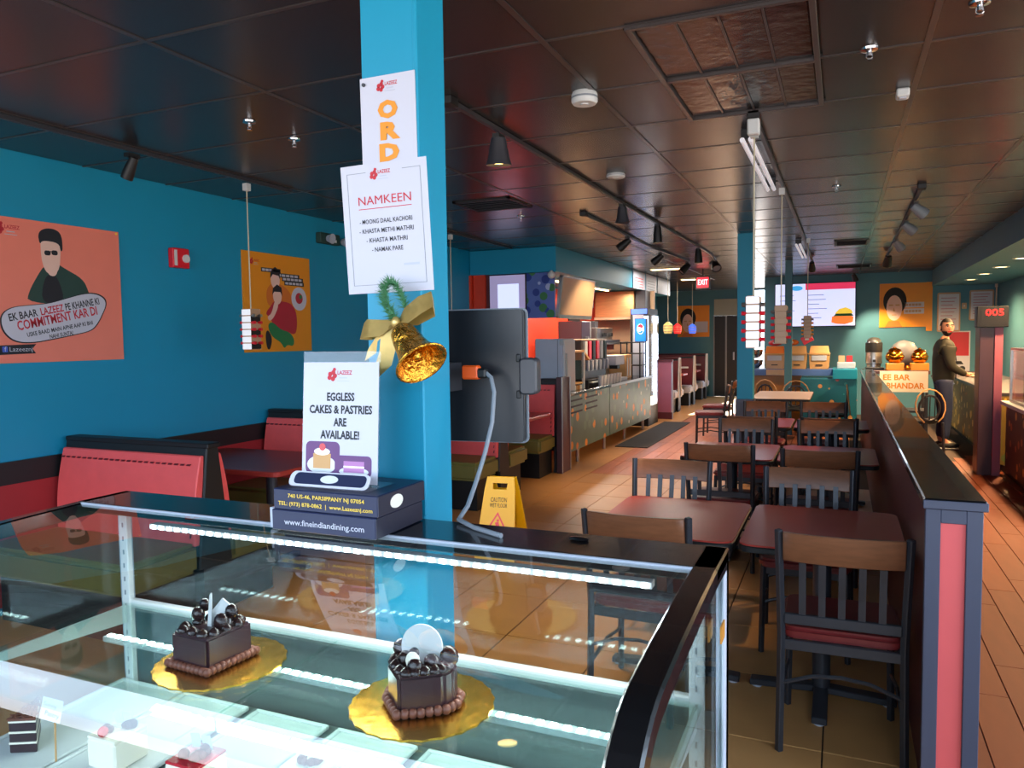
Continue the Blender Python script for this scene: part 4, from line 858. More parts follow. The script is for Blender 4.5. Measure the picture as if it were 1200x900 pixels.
def make_table(w=.63, d=.79, top='table_red'):
    t = thing('dining_table', 'maroon dining table', 'table', group='maroon dining tables' if top == 'table_red' else None)
    f = FR((0, 0, .718), (1, 0, 0), (0, 1, 0)); b = NB(); f.rrect(b, -w/2, w/2, -d/2, d/2, .06, 0, .027); build(b, 'edge_band', 'black_matte', t, bev=.004)
    b = NB(); f.rrect(b, -w/2+.004, w/2-.004, -d/2+.004, d/2-.004, .057, .0272, .034); build(b, 'tabletop', top, t)
    b = NB(); cyl(b, (0, 0, .04), (0, 0, .71), .038); build(b, 'pedestal', 'black_metal', t, smooth=True)
    b = NB(); box(b, -.2, .2, -.2, .2, .70, .718); build(b, 'top_plate', 'black_metal', t)
    for k in range(4):
        a = k*PI/2; c_, s_ = math.cos(a), math.sin(a)
        b = NB(); obox(b, (c_*.15, s_*.15, .03), (c_*.15, s_*.15, -.008), (-s_*.03, c_*.03, 0), (0, 0, .014)); build(b, 'foot', 'black_metal', t, bev=.004)
        b = NB(); cyl(b, (c_*.27, s_*.27, 0), (c_*.27, s_*.27, .02), .022); build(b, 'glide', 'light_grey', t)
    return t
T0 = make_table(); T0.location = (-.713, 3.535, 0); T0['label'] = 'maroon dining table on the aisle side nearest the cake case'
for x, y, l in ((-.066, 3.535, 'maroon dining table against the half wall, nearest the viewer'), (-.73, 5.72, 'aisle side maroon table of the second pair'), (-.08, 5.72, 'half wall side maroon table of the second pair'), (-.73, 7.68, 'aisle side maroon table of the third pair'), (-.08, 7.68, 'half wall side maroon table of the third pair')): copy_tree(T0, (x, y, 0), 0, l)
T4 = make_table(.75, 1.4, 'table_white'); T4.location = (-.74, 11.2, 0); T4['label'] = 'pale topped table before the far drinks station'

# wet floor sign
t = thing('wet_floor_sign', 'yellow folding caution wet floor sign behind the cake case', 'sign', (-2.24, 4.95, 0))
for s, nm in ((-1, 'front_leaf'), (1, 'rear_leaf')):
    f = FR((-2.24, 4.95+s*.16, 0), (1, .15, 0), (0, -s*.24, 1)); b = NB()
    out = [(-.15, 0), (.15, 0), (.108, .60), (.10, .615), (-.10, .615), (-.108, .60)]
    # leaf with a hand hole: build as bars around the opening
    f.poly(b, [(-.15, 0), (-.06, 0), (-.05, .03), (.05, .03), (.06, 0), (.15, 0), (.113, .525), (-.113, .525)], 0, .018)
    f.poly(b, [(-.113, .525), (-.05, .525), (-.055, .57), (-.106, .57)], 0, .018); f.poly(b, [(.05, .525), (.113, .525), (.106, .57), (.055, .57)], 0, .018); f.poly(b, [(-.106, .57), (.106, .57), (.10, .615), (-.10, .615)], 0, .018)
    build(b, nm, 'yellow_plastic', t)
    if s < 0: fs = f
text('CAUTION', fs, 0, .45, .034, 'ink', t, .02, .12); text('WET FLOOR', fs, 0, .41, .03, 'ink', t, .02, .13)
b = NB(); fs.poly(b, [(-.085, .22), (.085, .22), (0, .365)], .0185, .019); build(b, 'warning_triangle', 'fire_red', t); b = NB(); fs.poly(b, [(-.064, .232), (.064, .232), (0, .342)], .019, .0195); build(b, 'triangle_field', 'yellow_plastic', t)
b = NB(); fs.disc(b, .005, .305, .01, .0195, .02, n=10); fs.poly(b, [(-.015, .29), (.012, .295), (.02, .265), (.04, .245), (.03, .24), (.008, .262), (-.02, .24), (-.03, .247), (-.008, .27)], .0195, .02); build(b, 'falling_figure', 'fire_red', t)

# floor mat
b = NB(); box(b, -3.0, -2.52, 10.6, 13.95, 0, .012); build(b, 'floor_mat', 'mat_rubber', None, label='dark rubber mat along the drinks counter', cat='mat', bev=.004)
# ================================================================ KIOSK
t = thing('kiosk_soffit', 'teal soffit box hung above the drinks kiosk', 'soffit', (-3.9, 12.5, 2.43))
b = NB(); box(b, XW+.005, -3.32, 9.07, 16.0, 2.43, 2.748); build(b, 'body', 'teal_paint', t, bev=.004)
for k, (y0, y1) in enumerate(((12.9, 13.75), (13.85, 14.7), (14.8, 15.95))):
    b = NB(); box(b, -3.318, -3.305, y0, y1, 2.432, 2.76-.02); build(b, 'hung_sheet', 'light_grey' if k < 2 else 'grey', t)
    b = NB(); 
    for q in range(4): box(b, -3.305, -3.304, y0+.1, y1-.15, 2.46+q*.05, 2.475+q*.05)
    build(b, 'sheet_print', 'ink_red' if k == 0 else 'grey', t)
t = thing('kiosk_pillar', 'orange red pillar at the front corner of the kiosk', 'pillar', (-4.42, 9.2, 0))
b = NB(); box(b, -4.5, -4.33, 9.1, 9.3, 0, 2.43); build(b, 'shaft', 'kiosk_red', t); b = NB(); box(b, -4.33, -4.26, 9.14, 9.3, 0, 2.43); build(b, 'dark_edge', 'maroon_dark', t)
t = thing('kiosk_back_wall', 'beige cross wall behind the drinks machines', 'wall panel', (-3.85, 14.05, 0))
b = NB(); box(b, XW+.03, -3.2, 14.0, 14.1, 0, 2.43); build(b, 'panel', 'beige', t)
b = NB(); box(b, -4.48, -4.24, 13.8, 14.0, 1.9, 2.425); build(b, 'red_pilaster', 'kiosk_red', t); b = NB(); box(b, -4.36, -4.3, 13.79, 13.8, 2.14, 2.24); build(b, 'switch_plate', 'white', t)
t = thing('menu_screen', 'lilac white menu screen hung at the kiosk front', 'screen', (-4.0, 9.15, 1.96))
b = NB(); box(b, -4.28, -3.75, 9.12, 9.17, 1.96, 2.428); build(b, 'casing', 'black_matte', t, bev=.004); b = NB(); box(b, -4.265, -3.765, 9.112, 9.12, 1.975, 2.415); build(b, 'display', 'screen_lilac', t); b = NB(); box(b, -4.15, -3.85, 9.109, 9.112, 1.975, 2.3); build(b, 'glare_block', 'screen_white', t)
t = thing('drinks_artwork', 'blue and green drinks artwork panel at the kiosk corner', 'panel', (-3.55, 9.15, 1.84))
b = NB(); box(b, -3.745, -3.36, 9.12, 9.16, 1.85, 2.428); build(b, 'board', 'menu_art', t, bev=.003)
t = thing('paper_globe', 'small round white globe lamp at the kiosk soffit corner', 'lamp', (-3.37, 9.05, 2.34))
b = NB(); ball(b, (-3.37, 9.04, 2.385), .048, n=14); build(b, 'globe', 'white', t, smooth=True); b = NB(); cyl(b, (-3.37, 9.04, 2.42), (-3.37, 9.04, 2.44), .02); build(b, 'cap', 'steel', t)
t = thing('menu_screen', 'angled glossy screen along the aisle side of the kiosk', 'screen', (-3.33, 9.75, 1.83))
f = FR((-3.34, 9.2, 1.84), (.05, 1, .0), (.12, 0, 1)); b = NB(); f.rrect(b, 0, 1.22, 0, .55, .03, -.05, 0); build(b, 'casing', 'steel', t, bev=.004); part(f, 'rrect', (.03, 1.19, .05, .53, .02), 'display', 'beige', t, 0, .004); b = NB(); f.rect(b, .4, .8, -.03, 0, -.03, -.01); build(b, 'foot', 'black_matte', t)
t = thing('vent_hood', 'steel range hood, copper reflection in its colour, on the beige kiosk wall', 'hood', (-3.85, 13.6, 1.9))
b = NB(); box(b, -4.2, -3.46, 13.55, 13.998, 1.95, 2.42); build(b, 'canopy', 'hood_copper_reflection', t, bev=.01); b = NB(); box(b, -4.2, -3.455, 13.5, 13.99, 1.9, 1.95); build(b, 'lip', 'beige', t, bev=.005); b = NB(); box(b, -3.45, -3.26, 13.6, 13.99, 2.09, 2.425); build(b, 'side_box', 'dark_grey', t, bev=.005)  # canopy colour carries a painted copper reflection; the hood itself is stainless
# made-up fill lamps added under the soffit to brighten the kiosk
for y, l in ((10.4, 'added white fill lamp under the kiosk soffit, nearer'), (12.4, 'added white fill lamp under the kiosk soffit, further')):
    t = thing('added_fill_lamp', l, 'lamp', (-3.75, y, 2.39), 'added kiosk fill lamps')
    b = NB(); box(b, -3.8, -3.7, y-.5, y+.5, 2.405, 2.429); build(b, 'housing', 'white', t); b = NB(); tube(b, [(-3.75, y-.48, 2.395), (-3.75, y+.48, 2.395)], .013, 10); build(b, 'tube', 'warm_disc', t, smooth=True)
    d = bpy.data.lights.new('lamp_light', 'AREA'); d.shape = 'RECTANGLE'; d.size = .05; d.size_y = .95; d.energy = 40; d.color = (1, .82, .66); o = bpy.data.objects.new('lamp_light', d); C.objects.link(o); o.location = (-3.75, y, 2.375)
# counter
t = thing('drinks_counter', 'drinks counter with printed green front panels on metal legs', 'counter', (-3.4, 10.9, 0))
b = NB(); box(b, -3.75, -3.06, 8.7, 13.05, .2, .87); build(b, 'carcass', 'dark_grey', t)
b = NB(); box(b, -3.78, -3.03, 8.66, 13.08, .87, .91); build(b, 'worktop', 'black_lam', t, bev=.004)
for y0, y1 in ((8.7, 10.5), (10.52, 13.05)):
    b = NB(); box(b, -3.06, -3.045, y0, y1, .18, .87); build(b, 'front_panel', 'kiosk_print', t, bev=.002)
b = NB(); box(b, -3.04, -3.02, 10.52, 13.08, .875, .91); build(b, 'steel_edge', 'steel', t)
for k in range(3):
    for y0, y1 in ((8.8, 9.25), (9.4, 9.9)):
        b = NB(); box(b, -3.046, -3.041, y0, y1, .80-.075*k, .822-.075*k); build(b, 'vent_slot', 'ink', t)
for y in (9.2, 10.4, 11.5, 12.7):
    b = NB(); cyl(b, (-3.1, y, 0), (-3.1, y, .2), .022); build(b, 'leg', 'steel', t, smooth=True); 
    b = NB(); cyl(b, (-3.7, y, 0), (-3.7, y, .2), .022); build(b, 'leg', 'steel', t, smooth=True)
def machine(name, label, cat, x0, x1, y0, y1, z0, z1, m, extras=()):
    t = thing(name, label, cat, ((x0+x1)/2, (y0+y1)/2, z0)); b = NB(); box(b, x0, x1, y0, y1, z0, z1); build(b, 'housing', m, t, bev=.008)
    for nm, q, mm in extras:
        b = NB(); box(b, *q); build(b, nm, mm, t, bev=.003)
    return t
machine('refrigerator_box', 'light grey countertop fridge seen from its side at the counter end', 'fridge', -3.46, -3.1, 8.68, 9.1, .91, 1.58, 'light_grey', [('door', (-3.098, -3.08, 8.69, 9.09, .93, 1.57), 'white'), ('hinge', (-3.14, -3.09, 8.672, 8.69, 1.5, 1.56), 'steel'), ('door_edge', (-3.17, -3.16, 8.676, 8.681, .93, 1.57), 'grey'), ('handle', (-3.08, -3.06, 8.72, 8.74, 1.1, 1.4), 'steel')])
t = thing('snack_stand', 'glass snack stand with pale wooden frame on the drinks counter', 'stand', (-3.25, 9.55, .91))
b = NB(); obox(b, (-3.28, 9.45, 1.41), (.13, 0, 0), (0, .22, 0), (0, 0, .014)); obox(b, (-3.28, 9.79, 1.345), (.13, 0, 0), (0, .13, -.055), (0, .005, .012)); build(b, 'roof', 'cardboard', t); 
for x in (-3.16, -3.4):
    for y in (9.26, 9.66): b = NB(); box(b, x-.015, x+.015, y-.015, y+.015, .91, 1.4); build(b, 'upright', 'white', t)
b = NB(); box(b, -3.155, -3.15, 9.27, 9.65, 1.05, 1.39); build(b, 'pane', 'clear_glass', t); b = NB(); box(b, -3.4, -3.16, 9.25, 9.66, .98, 1.0); build(b, 'shelf', 'cardboard', t)
for k in range(5):
    b = NB(); cyl(b, (-3.2, 9.3+k*.08, .91), (-3.2, 9.3+k*.08, .965), .03, n=10); build(b, 'snack_cup', ['amber', 'cream', 'cardboard'][k % 3], None, label='small snack cup under the stand, %s from the grey fridge' % ORD[k], cat='cup', group='snack cups')
t = machine('soda_dispenser', 'large black soda dispenser with red and white valves', 'drink dispenser', -3.75, -3.3, 10.0, 11.2, 1.0, 1.55, 'dark_grey', [('base', (-3.75, -3.2, 10.0, 11.2, .91, 1.0), 'black_matte'), ('top_trim', (-3.76, -3.29, 9.99, 11.21, 1.55, 1.565), 'beige'), ('drip_tray', (-3.3, -3.15, 10.05, 11.15, .95, .97), 'steel')])
for k, m in enumerate(('white', 'fire_red', 'black_matte', 'fire_red', 'white', 'green_dark')):
    b = NB(); box(b, -3.3, -3.27, 10.08+k*.19, 10.2+k*.19, 1.28, 1.54); build(b, 'flavour_panel', m, t, bev=.003)
    b = NB(); lathe(b, [(.02, 1.12), (.03, 1.2), (.03, 1.26), (.001, 1.27)], (-3.25, 10.14+k*.19, 0), 10); build(b, 'valve', 'light_grey', t, smooth=True)
machine('coffee_machine', 'steel espresso machine on the shelf behind the dispenser', 'coffee machine', -4.2, -3.75, 12.2, 13.15, 1.5, 1.75, 'steel', [('hopper', (-4.1, -3.85, 12.4, 12.6, 1.75, 1.86), 'dark_grey'), ('group_head', (-3.75, -3.7, 12.5, 12.6, 1.6, 1.66), 'black_matte'), ('group_head', (-3.75, -3.7, 12.9, 13.0, 1.6, 1.66), 'black_matte'), ('drip_tray', (-3.76, -3.6, 12.25, 13.1, 1.5, 1.54), 'dark_grey')])
machine('wall_shelf', 'steel shelf carrying the espresso machine', 'shelf', XW+.031, -3.6, 11.4, 13.7, 1.46, 1.499, 'steel', [('bracket', (XW+.031, -3.8, 11.5, 11.53, 1.36, 1.46), 'steel'), ('bracket', (XW+.031, -3.8, 13.4, 13.43, 1.36, 1.46), 'steel')])
machine('water_boiler', 'dark boxy water boiler beside the espresso machine', 'boiler', -4.2, -3.8, 11.55, 12.0, 1.5, 1.85, 'post_brown', [('side_trim', (-3.8, -3.79, 11.98, 12.0, 1.5, 1.85), 'white'), ('tap', (-3.79, -3.74, 11.7, 11.76, 1.56, 1.6), 'steel')])
machine('coffee_brewer', 'silver coffee brewer with warming plates on the counter', 'coffee brewer', -3.6, -3.2, 11.4, 11.9, 1.15, 1.3, 'light_grey', [('base', (-3.6, -3.15, 11.4, 11.9, .91, .95), 'light_grey'), ('column', (-3.6, -3.45, 11.4, 11.9, .95, 1.15), 'steel'), ('basket', (-3.35, -3.22, 11.55, 11.7, 1.09, 1.15), 'black_matte')])
for k in range(7):
    b = NB(); lathe(b, [(.001, .911), (.03, .911), (.04, 1.05), (.036, 1.05), (.028, .92)], (-3.085, 10.2+k*.16, 0), 10); build(b, 'paper_cup', 'white', None, label='white paper cup in the row before the dispenser, %s from the left' % ORD[k], cat='cup', group='paper cups on the counter', smooth=True)
machine('cup_dispenser', 'tan cup and lid dispenser near the counter end', 'dispenser', -3.5, -3.2, 12.0, 12.35, .91, 1.3, 'cardboard', [('slot', (-3.2, -3.19, 12.05, 12.1, .95, 1.25), 'white'), ('slot', (-3.2, -3.19, 12.2, 12.25, .95, 1.25), 'white')])
t = thing('wire_rack', 'black wire rack under the blue lit logo sign', 'rack', (-3.28, 12.85, .91))
b = NB()
for x in (-3.45, -3.12):
    for y in (12.6, 13.0): box(b, x-.01, x+.01, y-.01, y+.01, .91, 1.5)
build(b, 'frame', 'black_matte', t)
for z in (1.1, 1.3, 1.49): b = NB(); box(b, -3.46, -3.11, 12.59, 13.01, z-.008, z+.008); build(b, 'shelf', 'black_matte', t)
t = thing('logo_sign', 'blue lit panel with a round red white and blue logo', 'sign', (-3.17, 12.9, 1.5)); b = NB(); box(b, -3.27, -3.07, 12.85, 12.97, 1.501, 1.9); build(b, 'casing', 'navy', t, bev=.004)
f = FR((-3.17, 12.85, 1.7), (1, 0, 0), (0, 0, 1)); part(f, 'rect', (-.09, .09, -.19, .19), 'lit_face', 'screen_blue', t, 0, .003)
mat('lit_white', (240, 244, 255), emit=1.2); mat('lit_red', (230, 30, 50), emit=1)
part(f, 'disc', (0, .02, .06), 'logo_disc', 'lit_white', t, .003, .004, r2=.09); part(f, 'poly', ([(-.05, .06), (-.03, .09), (0, .105), (.03, .09), (.052, .05), (.02, .035), (-.02, .05)],), 'logo_red', 'lit_red', t, .004, .005); part(f, 'poly', ([(-.05, -.02), (-.03, -.05), (0, -.062), (.03, -.05), (.05, -.015), (.02, -.005), (-.02, -.03)],), 'logo_blue', 'screen_blue', t, .004, .005)
t = thing('drinks_cooler', 'tall lit glass door drinks cooler at the end of the counter', 'cooler', (-3.4, 13.55, 0))
b = NB(); box(b, -3.44, -3.12, 13.2, 13.95, .0, .35); box(b, -3.44, -3.12, 13.2, 13.95, 1.98, 2.08); box(b, -3.44, -3.4, 13.2, 13.95, .35, 1.98); build(b, 'cabinet', 'black_matte', t)
b = NB(); box(b, -3.12, -3.1, 13.22, 13.93, .36, 1.96); build(b, 'glass_door', 'clear_glass', t)
for y in (13.23, 13.9): b = NB(); box(b, -3.19, -3.125, y-.02, y+.02, .38, 1.95); build(b, 'light_tube', 'cooler_light', t)
b = NB(); box(b, -3.4, -3.2, 13.21, 13.22, .35, 1.98); build(b, 'side_panel', 'light_grey', t)
for k in range(4): b = NB(); box(b, -3.4, -3.14, 13.24, 13.9, .5+k*.35, .51+k*.35); build(b, 'shelf', 'steel', t)
f = FR((-3.3, 13.199, 2.03), (1, 0, 0), (0, 0, 1)); part(f, 'rect', (-.12, .16, -.045, .045), 'header_light', 'pend_blue', t, 0, .003)
# exit sign
t = thing('exit_sign', 'red lit exit sign hung from the ceiling over the aisle', 'exit sign', (-2.3, 13.9, 2.42)); b = NB(); box(b, -2.42, -2.16, 13.88, 13.92, 2.42, 2.66); build(b, 'housing', 'black_matte', t, bev=.006); b = NB(); cyl(b, (-2.29, 13.9, 2.65), (-2.29, 13.9, H), .012); build(b, 'stem', 'black_matte', t)
f = FR((-2.29, 13.88, 2.54), (1, 0, 0), (0, 0, 1)); part(f, 'rect', (-.1, .1, -.09, .09), 'lit_face', 'exit_red', t, 0, .003); text('EXIT', f, 0, 0, .1, 'lit_white', t, .005, .17)

# ================================================================ FAR WALL
def back_frame(x, z): return FR((x, YB-.001, z), (1, 0, 0), (0, 0, 1))
t = thing('menu_screen', 'wide lit menu screen on the back wall with a burger picture', 'screen', (-.5, YB-.03, 1.735)); f = back_frame(-1.25, 1.735)
b = NB(); f.rect(b, 0, 1.5, 0, .87, 0, .05); build(b, 'casing', 'black_matte', t, bev=.004); part(f, 'rect', (.015, 1.485, .015, .855), 'display', 'screen_white', t, .05, .054)
mat('scr_red', (214, 50, 90), emit=.7); mat('scr_cyan', (60, 160, 220), emit=.7); mat('scr_ink', (120, 120, 160), emit=.4); mat('scr_orange', (230, 120, 50), emit=.7); mat('scr_yellow', (225, 190, 60), emit=.7)
part(f, 'rect', (.58, 1.485, .73, .855), 'header_band', 'scr_red', t, .054, .056); part(f, 'disc', (.42, .77, .11), 'header_badge', 'scr_cyan', t, .054, .056, r2=.05)
b = NB()
for k in range(6): f.rect(b, .62, .62+[.3, .34, .22, .36, .2, .26][k], .62-k*.09, .632-k*.09, .054, .056)
for k in range(5): f.rect(b, .1, .1+[.26, .3, .2, .28, .24][k], .62-k*.1, .632-k*.1, .054, .056)
build(b, 'menu_lines', 'scr_ink', t)
part(f, 'poly', ([(1.06, .08), (1.07, .19), (1.15, .22), (1.38, .22), (1.46, .18), (1.45, .08), (1.3, .04), (1.15, .05)],), 'burger_filling', 'scr_orange', t, .054, .056); part(f, 'poly', ([(1.12, .25), (1.2, .34), (1.32, .37), (1.42, .32), (1.45, .25)],), 'burger_bun', 'scr_yellow', t, .056, .058); part(f, 'poly', ([(1.1, .20), (1.46, .2), (1.42, .25), (1.14, .25)],), 'burger_leaf', 'cloth_green', t, .056, .058)
def face_poster(f, w_, h_, t, hairm='ink', W=.012):
    part(f, 'rect', (0, w_, 0, h_), 'board', 'poster_orange', t, 0, W)
    part(f, 'disc', (.33*w_, .6*h_, .25*w_), 'curly_hair', hairm, t, W, W+.001, n=24, r2=.31*h_); part(f, 'disc', (.32*w_, .44*h_, .17*w_), 'face', 'poster_skin', t, W+.001, W+.002, r2=.29*h_)
    part(f, 'poly', ([(.12*w_, 0), (.2*w_, .14*h_), (.42*w_, .14*h_), (.5*w_, 0)],), 'shoulders', 'cloth_orange', t, W+.001, W+.0015)
    b = NB()
    for u in (.25, .39): f.rect(b, (u-.045)*w_, (u+.045)*w_, .49*h_, .52*h_, W+.002, W+.003)
    f.rect(b, .27*w_, .37*w_, .27*h_, .29*h_, W+.002, W+.003); f.poly(b, [(.31*w_, .45*h_), (.29*w_, .36*h_), (.34*w_, .36*h_)], W+.002, W+.003); build(b, 'face_lines', 'cardboard', t)
t = thing('poster', 'orange poster with a curly haired face on the back wall', 'poster', (1.06, YB, 1.7)); f = back_frame(.663, 1.7); face_poster(f, .80, .835, t, 'hair')
for v in (.3, .42): part(f, 'rect', (.42, .76, v-.05, v+.05), 'caption_strip', 'white_paper', t, .012, .013)
b = NB(); [f.rect(b, .445+.055*q, .49+.055*q, v-.022, v+.022, .013, .014) for q in range(5) for v in (.3, .42)]; build(b, 'blurred_words', 'pendant_tan', t, kind='stuff')
t = thing('poster', 'orange poster with a dark haired face on the far left wall', 'poster', (-3.55, YL, 1.55)); f = FR((-3.98, YL-.001, 1.555), (1, 0, 0), (0, 0, 1)); face_poster(f, .82, .82, t, 'hair'); part(f, 'rect', (.44, .78, .12, .4), 'caption_strip', 'white_paper', t, .012, .013)
# right end of the back wall: notices
for x0, x1, z0, z1, l in ((1.64, 2.02, 1.6, 2.33, 'tall framed notice on the back wall beside the orange poster'), (2.16, 2.55, 1.8, 2.36, 'framed notice on the back wall nearest the right corner')):
    t = thing('framed_notice', l, 'notice', ((x0+x1)/2, YB, z0)); f = back_frame(x0, z0); b = NB(); f.rrect(b, 0, x1-x0, 0, z1-z0, .03, 0, .02); build(b, 'frame', 'pendant_tan', t, bev=.004); part(f, 'rect', (.025, x1-x0-.025, .03, z1-z0-.03), 'sheet', 'white_paper', t, .02, .022)
    b = NB()
    for k in range(8): f.rect(b, .06, x1-x0-.07-.03*(k % 3), (z1-z0)*(.85-.09*k), (z1-z0)*(.85-.09*k)+.012, .022, .023)
    build(b, 'print_lines', 'pink_side', t)
t = thing('switch_plate', 'small tan switch plate between the framed notices', 'switch', (2.07, YB, 2.05)); f = back_frame(2.04, 2.02); part(f, 'rrect', (0, .08, 0, .11, .01), 'plate', 'beige', t, 0, .012); part(f, 'rect', (.03, .05, .04, .07), 'toggle', 'white', t, .012, .02)
t = thing('poster', 'red and white notice poster low on the back wall behind the man', 'poster', (2.0, YB, .79)); f = back_frame(1.83, .79); part(f, 'rect', (0, .36, 0, .82), 'board', 'white_paper', t, 0, .01); part(f, 'rect', (.02, .34, .36, .8), 'red_field', 'cloth_red', t, .01, .012); b = NB(); f.disc(b, .12, .12, .05, .01, .011, n=14); f.disc(b, .24, .12, .05, .01, .011, n=14); f.poly(b, [(.1, .2), (.26, .2), (.22, .26), (.14, .26)], .01, .011); build(b, 'print_mark', 'ink', t)
b = NB(); f = back_frame(1.46, 1.62); f.rect(b, 0, .1, 0, .92, 0, .012); build(b, 'orange_strip', 'poster_orange', None, label='narrow orange wall strip right of the orange poster', cat='wall strip')

# drinks station: cabinet, countertop, boxes
t = thing('printed_cabinet', 'teal printed cabinet at the end of the dining tables', 'cabinet', (-.17, 12.8, 0)); b = NB(); box(b, -.58, .225, 12.6, 13.2, .06, .90); build(b, 'body', 'cabinet_print', t, bev=.004); b = NB(); box(b, -.55, .2, 12.64, 13.2, 0, .06); build(b, 'plinth', 'black_matte', t)
b = NB(); box(b, -.12, .225, 12.58, 13.22, .90, 1.05); build(b, 'raised_end', 'teal_paint', t, bev=.004)
t = thing('condiment_counter', 'blue edged condiment counter carrying tan boxes', 'counter', (-.72, 13.2, 0))
mat('blue_edge', (70, 100, 160), .4); b = NB(); box(b, -1.5, -.125, 12.95, 13.5, .93, 1.03); build(b, 'worktop', 'blue_edge', t, bev=.004); b = NB(); box(b, -1.48, -.6, 13.25, 13.48, 0, .93); build(b, 'body', 'amber', t); b = NB(); box(b, -1.12, -.82, 12.945, 12.95, .935, 1.025); build(b, 'front_label', 'beige', t)
b = NB(); box(b, -1.46, -1.4, 12.97, 13.24, 0, .93); build(b, 'leg', 'yellow_plastic', t)
for k, x in enumerate((-1.0, -.66, -.325)):
    t = thing('lidded_box', ['tan lidded food box beside the teal column', 'tan lidded food box in the middle of the three', 'tan lidded food box at the right end of the three'][k], 'box', (x, 13.2, 1.03), 'tan food boxes'); b = NB(); ext(b, [(x-.14, 13.06, 1.03), (x+.14, 13.06, 1.03), (x+.155, 13.04, 1.26), (x-.155, 13.04, 1.26)], (0, .3, 0)); build(b, 'tub', 'beige' if k == 0 else 'cardboard', t, bev=.006)
    b = NB(); box(b, x-.16, x+.16, 13.03, 13.36, 1.26, 1.285); build(b, 'rim', 'cardboard', t, bev=.004); b = NB(); ext(b, [(x-.15, 13.05, 1.285), (x+.15, 13.05, 1.285), (x+.13, 13.12, 1.40), (x-.13, 13.12, 1.40)], (0, .2, 0)); build(b, 'lid', 'cardboard' if k else 'cloth_orange', t, bev=.005); b = NB(); box(b, x-.05, x+.05, 13.045, 13.056, 1.09, 1.105); build(b, 'handle_slot', 'ink', t)
    b = NB(); box(b, x-.11, x+.11, 13.036, 13.04, 1.17, 1.25); build(b, 'side_label', 'light_grey', t)
t = thing('steel_bowl', 'shiny steel bowl stack beside the teal column', 'bowl', (-1.27, 13.15, 1.03))
for k in range(2): b = NB(); lathe(b, [(.001, 1.035+.17*k), (.06, 1.035+.17*k), (.12, 1.1+.17*k), (.13, 1.18+.17*k), (.12, 1.18+.17*k), (.1, 1.1+.17*k), (.001, 1.05+.17*k)], (-1.315, 13.15, 0), 18); build(b, 'bowl', 'chrome', t, smooth=True)
for k, (x, z, l) in enumerate(((-1.0, 1.405, 'red wrapped snack bag lying on the left tan box'), (-.745, 1.41, 'orange red snack bag lying across the tan boxes'), (-.51, 1.46, 'red box tipped on top of the middle tan box'))):
    t = thing('snack_bag', l, 'snack bag', (x, 13.2, z), 'red snack packs'); b = NB()
    if k < 2: ball(b, (x, 13.2, z+.05), .1, (1.1, .8, .5), 12); build(b, 'pouch', 'cloth_orange' if k else 'cloth_red', t, smooth=True)
    else: obox(b, (x, 13.2, z+.05), (.075, 0, .04), (0, .06, 0), (-.03, 0, .055)); build(b, 'carton', 'fire_red', t, bev=.005)
    b = NB(); obox(b, (x, 13.11, z+.05), (.03, 0, .0), (0, .012, 0), (0, 0, .015)); build(b, 'label_patch', 'white', t)
machine('card_box', 'small white box with printed cards on the teal cabinet', 'box', -.06, .2, 12.8, 13.0, 1.051, 1.15, 'light_grey', [('card', (-.04, .05, 12.88, 12.885, 1.15, 1.25), 'beige'), ('card', (.07, .16, 12.9, 12.905, 1.15, 1.25), 'cloth_red')])
t = thing('coffee_urn', 'tall steel and black coffee urn at the end of the half wall', 'urn', (.46, 13.0, 0)); X_, Y_ = .46, 12.95
b = NB(); lathe(b, [(.001, 1.07), (.1, 1.07), (.1, 1.12), (.115, 1.13), (.115, 1.42), (.1, 1.45), (.1, 1.48), (.06, 1.52), (.001, 1.53)], (X_, Y_, 0), 22); build(b, 'tank', 'steel', t, smooth=True); b = NB(); lathe(b, [(.117, 1.30), (.12, 1.34), (.12, 1.43), (.117, 1.45)], (X_, Y_, 0), 22); build(b, 'band', 'black_matte', t, smooth=True); b = NB(); box(b, X_-.12, X_+.14, Y_-.13, Y_+.12, 1.03, 1.07); build(b, 'base', 'black_matte', t, bev=.005); b = NB(); box(b, X_-.02, X_+.02, Y_-.16, Y_-.1, 1.15, 1.19); build(b, 'tap', 'black_matte', t)
t.location.z += 0
# serving cart with pots and sign
t = thing('serving_cart', 'dark serving cart behind the half wall carrying golden pots', 'cart', (.8, 12.95, 0)); b = NB(); box(b, .30, 1.2, 12.6, 13.3, .98, 1.03); build(b, 'top', 'post_brown', t, bev=.004)
for x in (.34, 1.16):
    for y in (12.65, 13.25): b = NB(); box(b, x-.02, x+.02, y-.02, y+.02, 0, .98); build(b, 'leg', 'black_metal', t)
b = NB(); box(b, .32, 1.18, 12.68, 13.22, .4, .43); build(b, 'lower_shelf', 'black_metal', t)
t = thing('hanging_sign', 'cream paper sign with orange letters hung on the cart front', 'sign', (.85, 12.58, .70)); f = FR((.53, 12.585, .715), (1, 0, 0), (0, 0, 1)); part(f, 'rect', (0, .64, 0, .31), 'sheet', 'cream', t, 0, .006); text('EE BAR', f, .22, .215, .085, 'ink_orange', t, .007, .36, bold=.03); text('BHANDAR', f, .34, .09, .085, 'ink_orange', t, .007, .5, bold=.03)
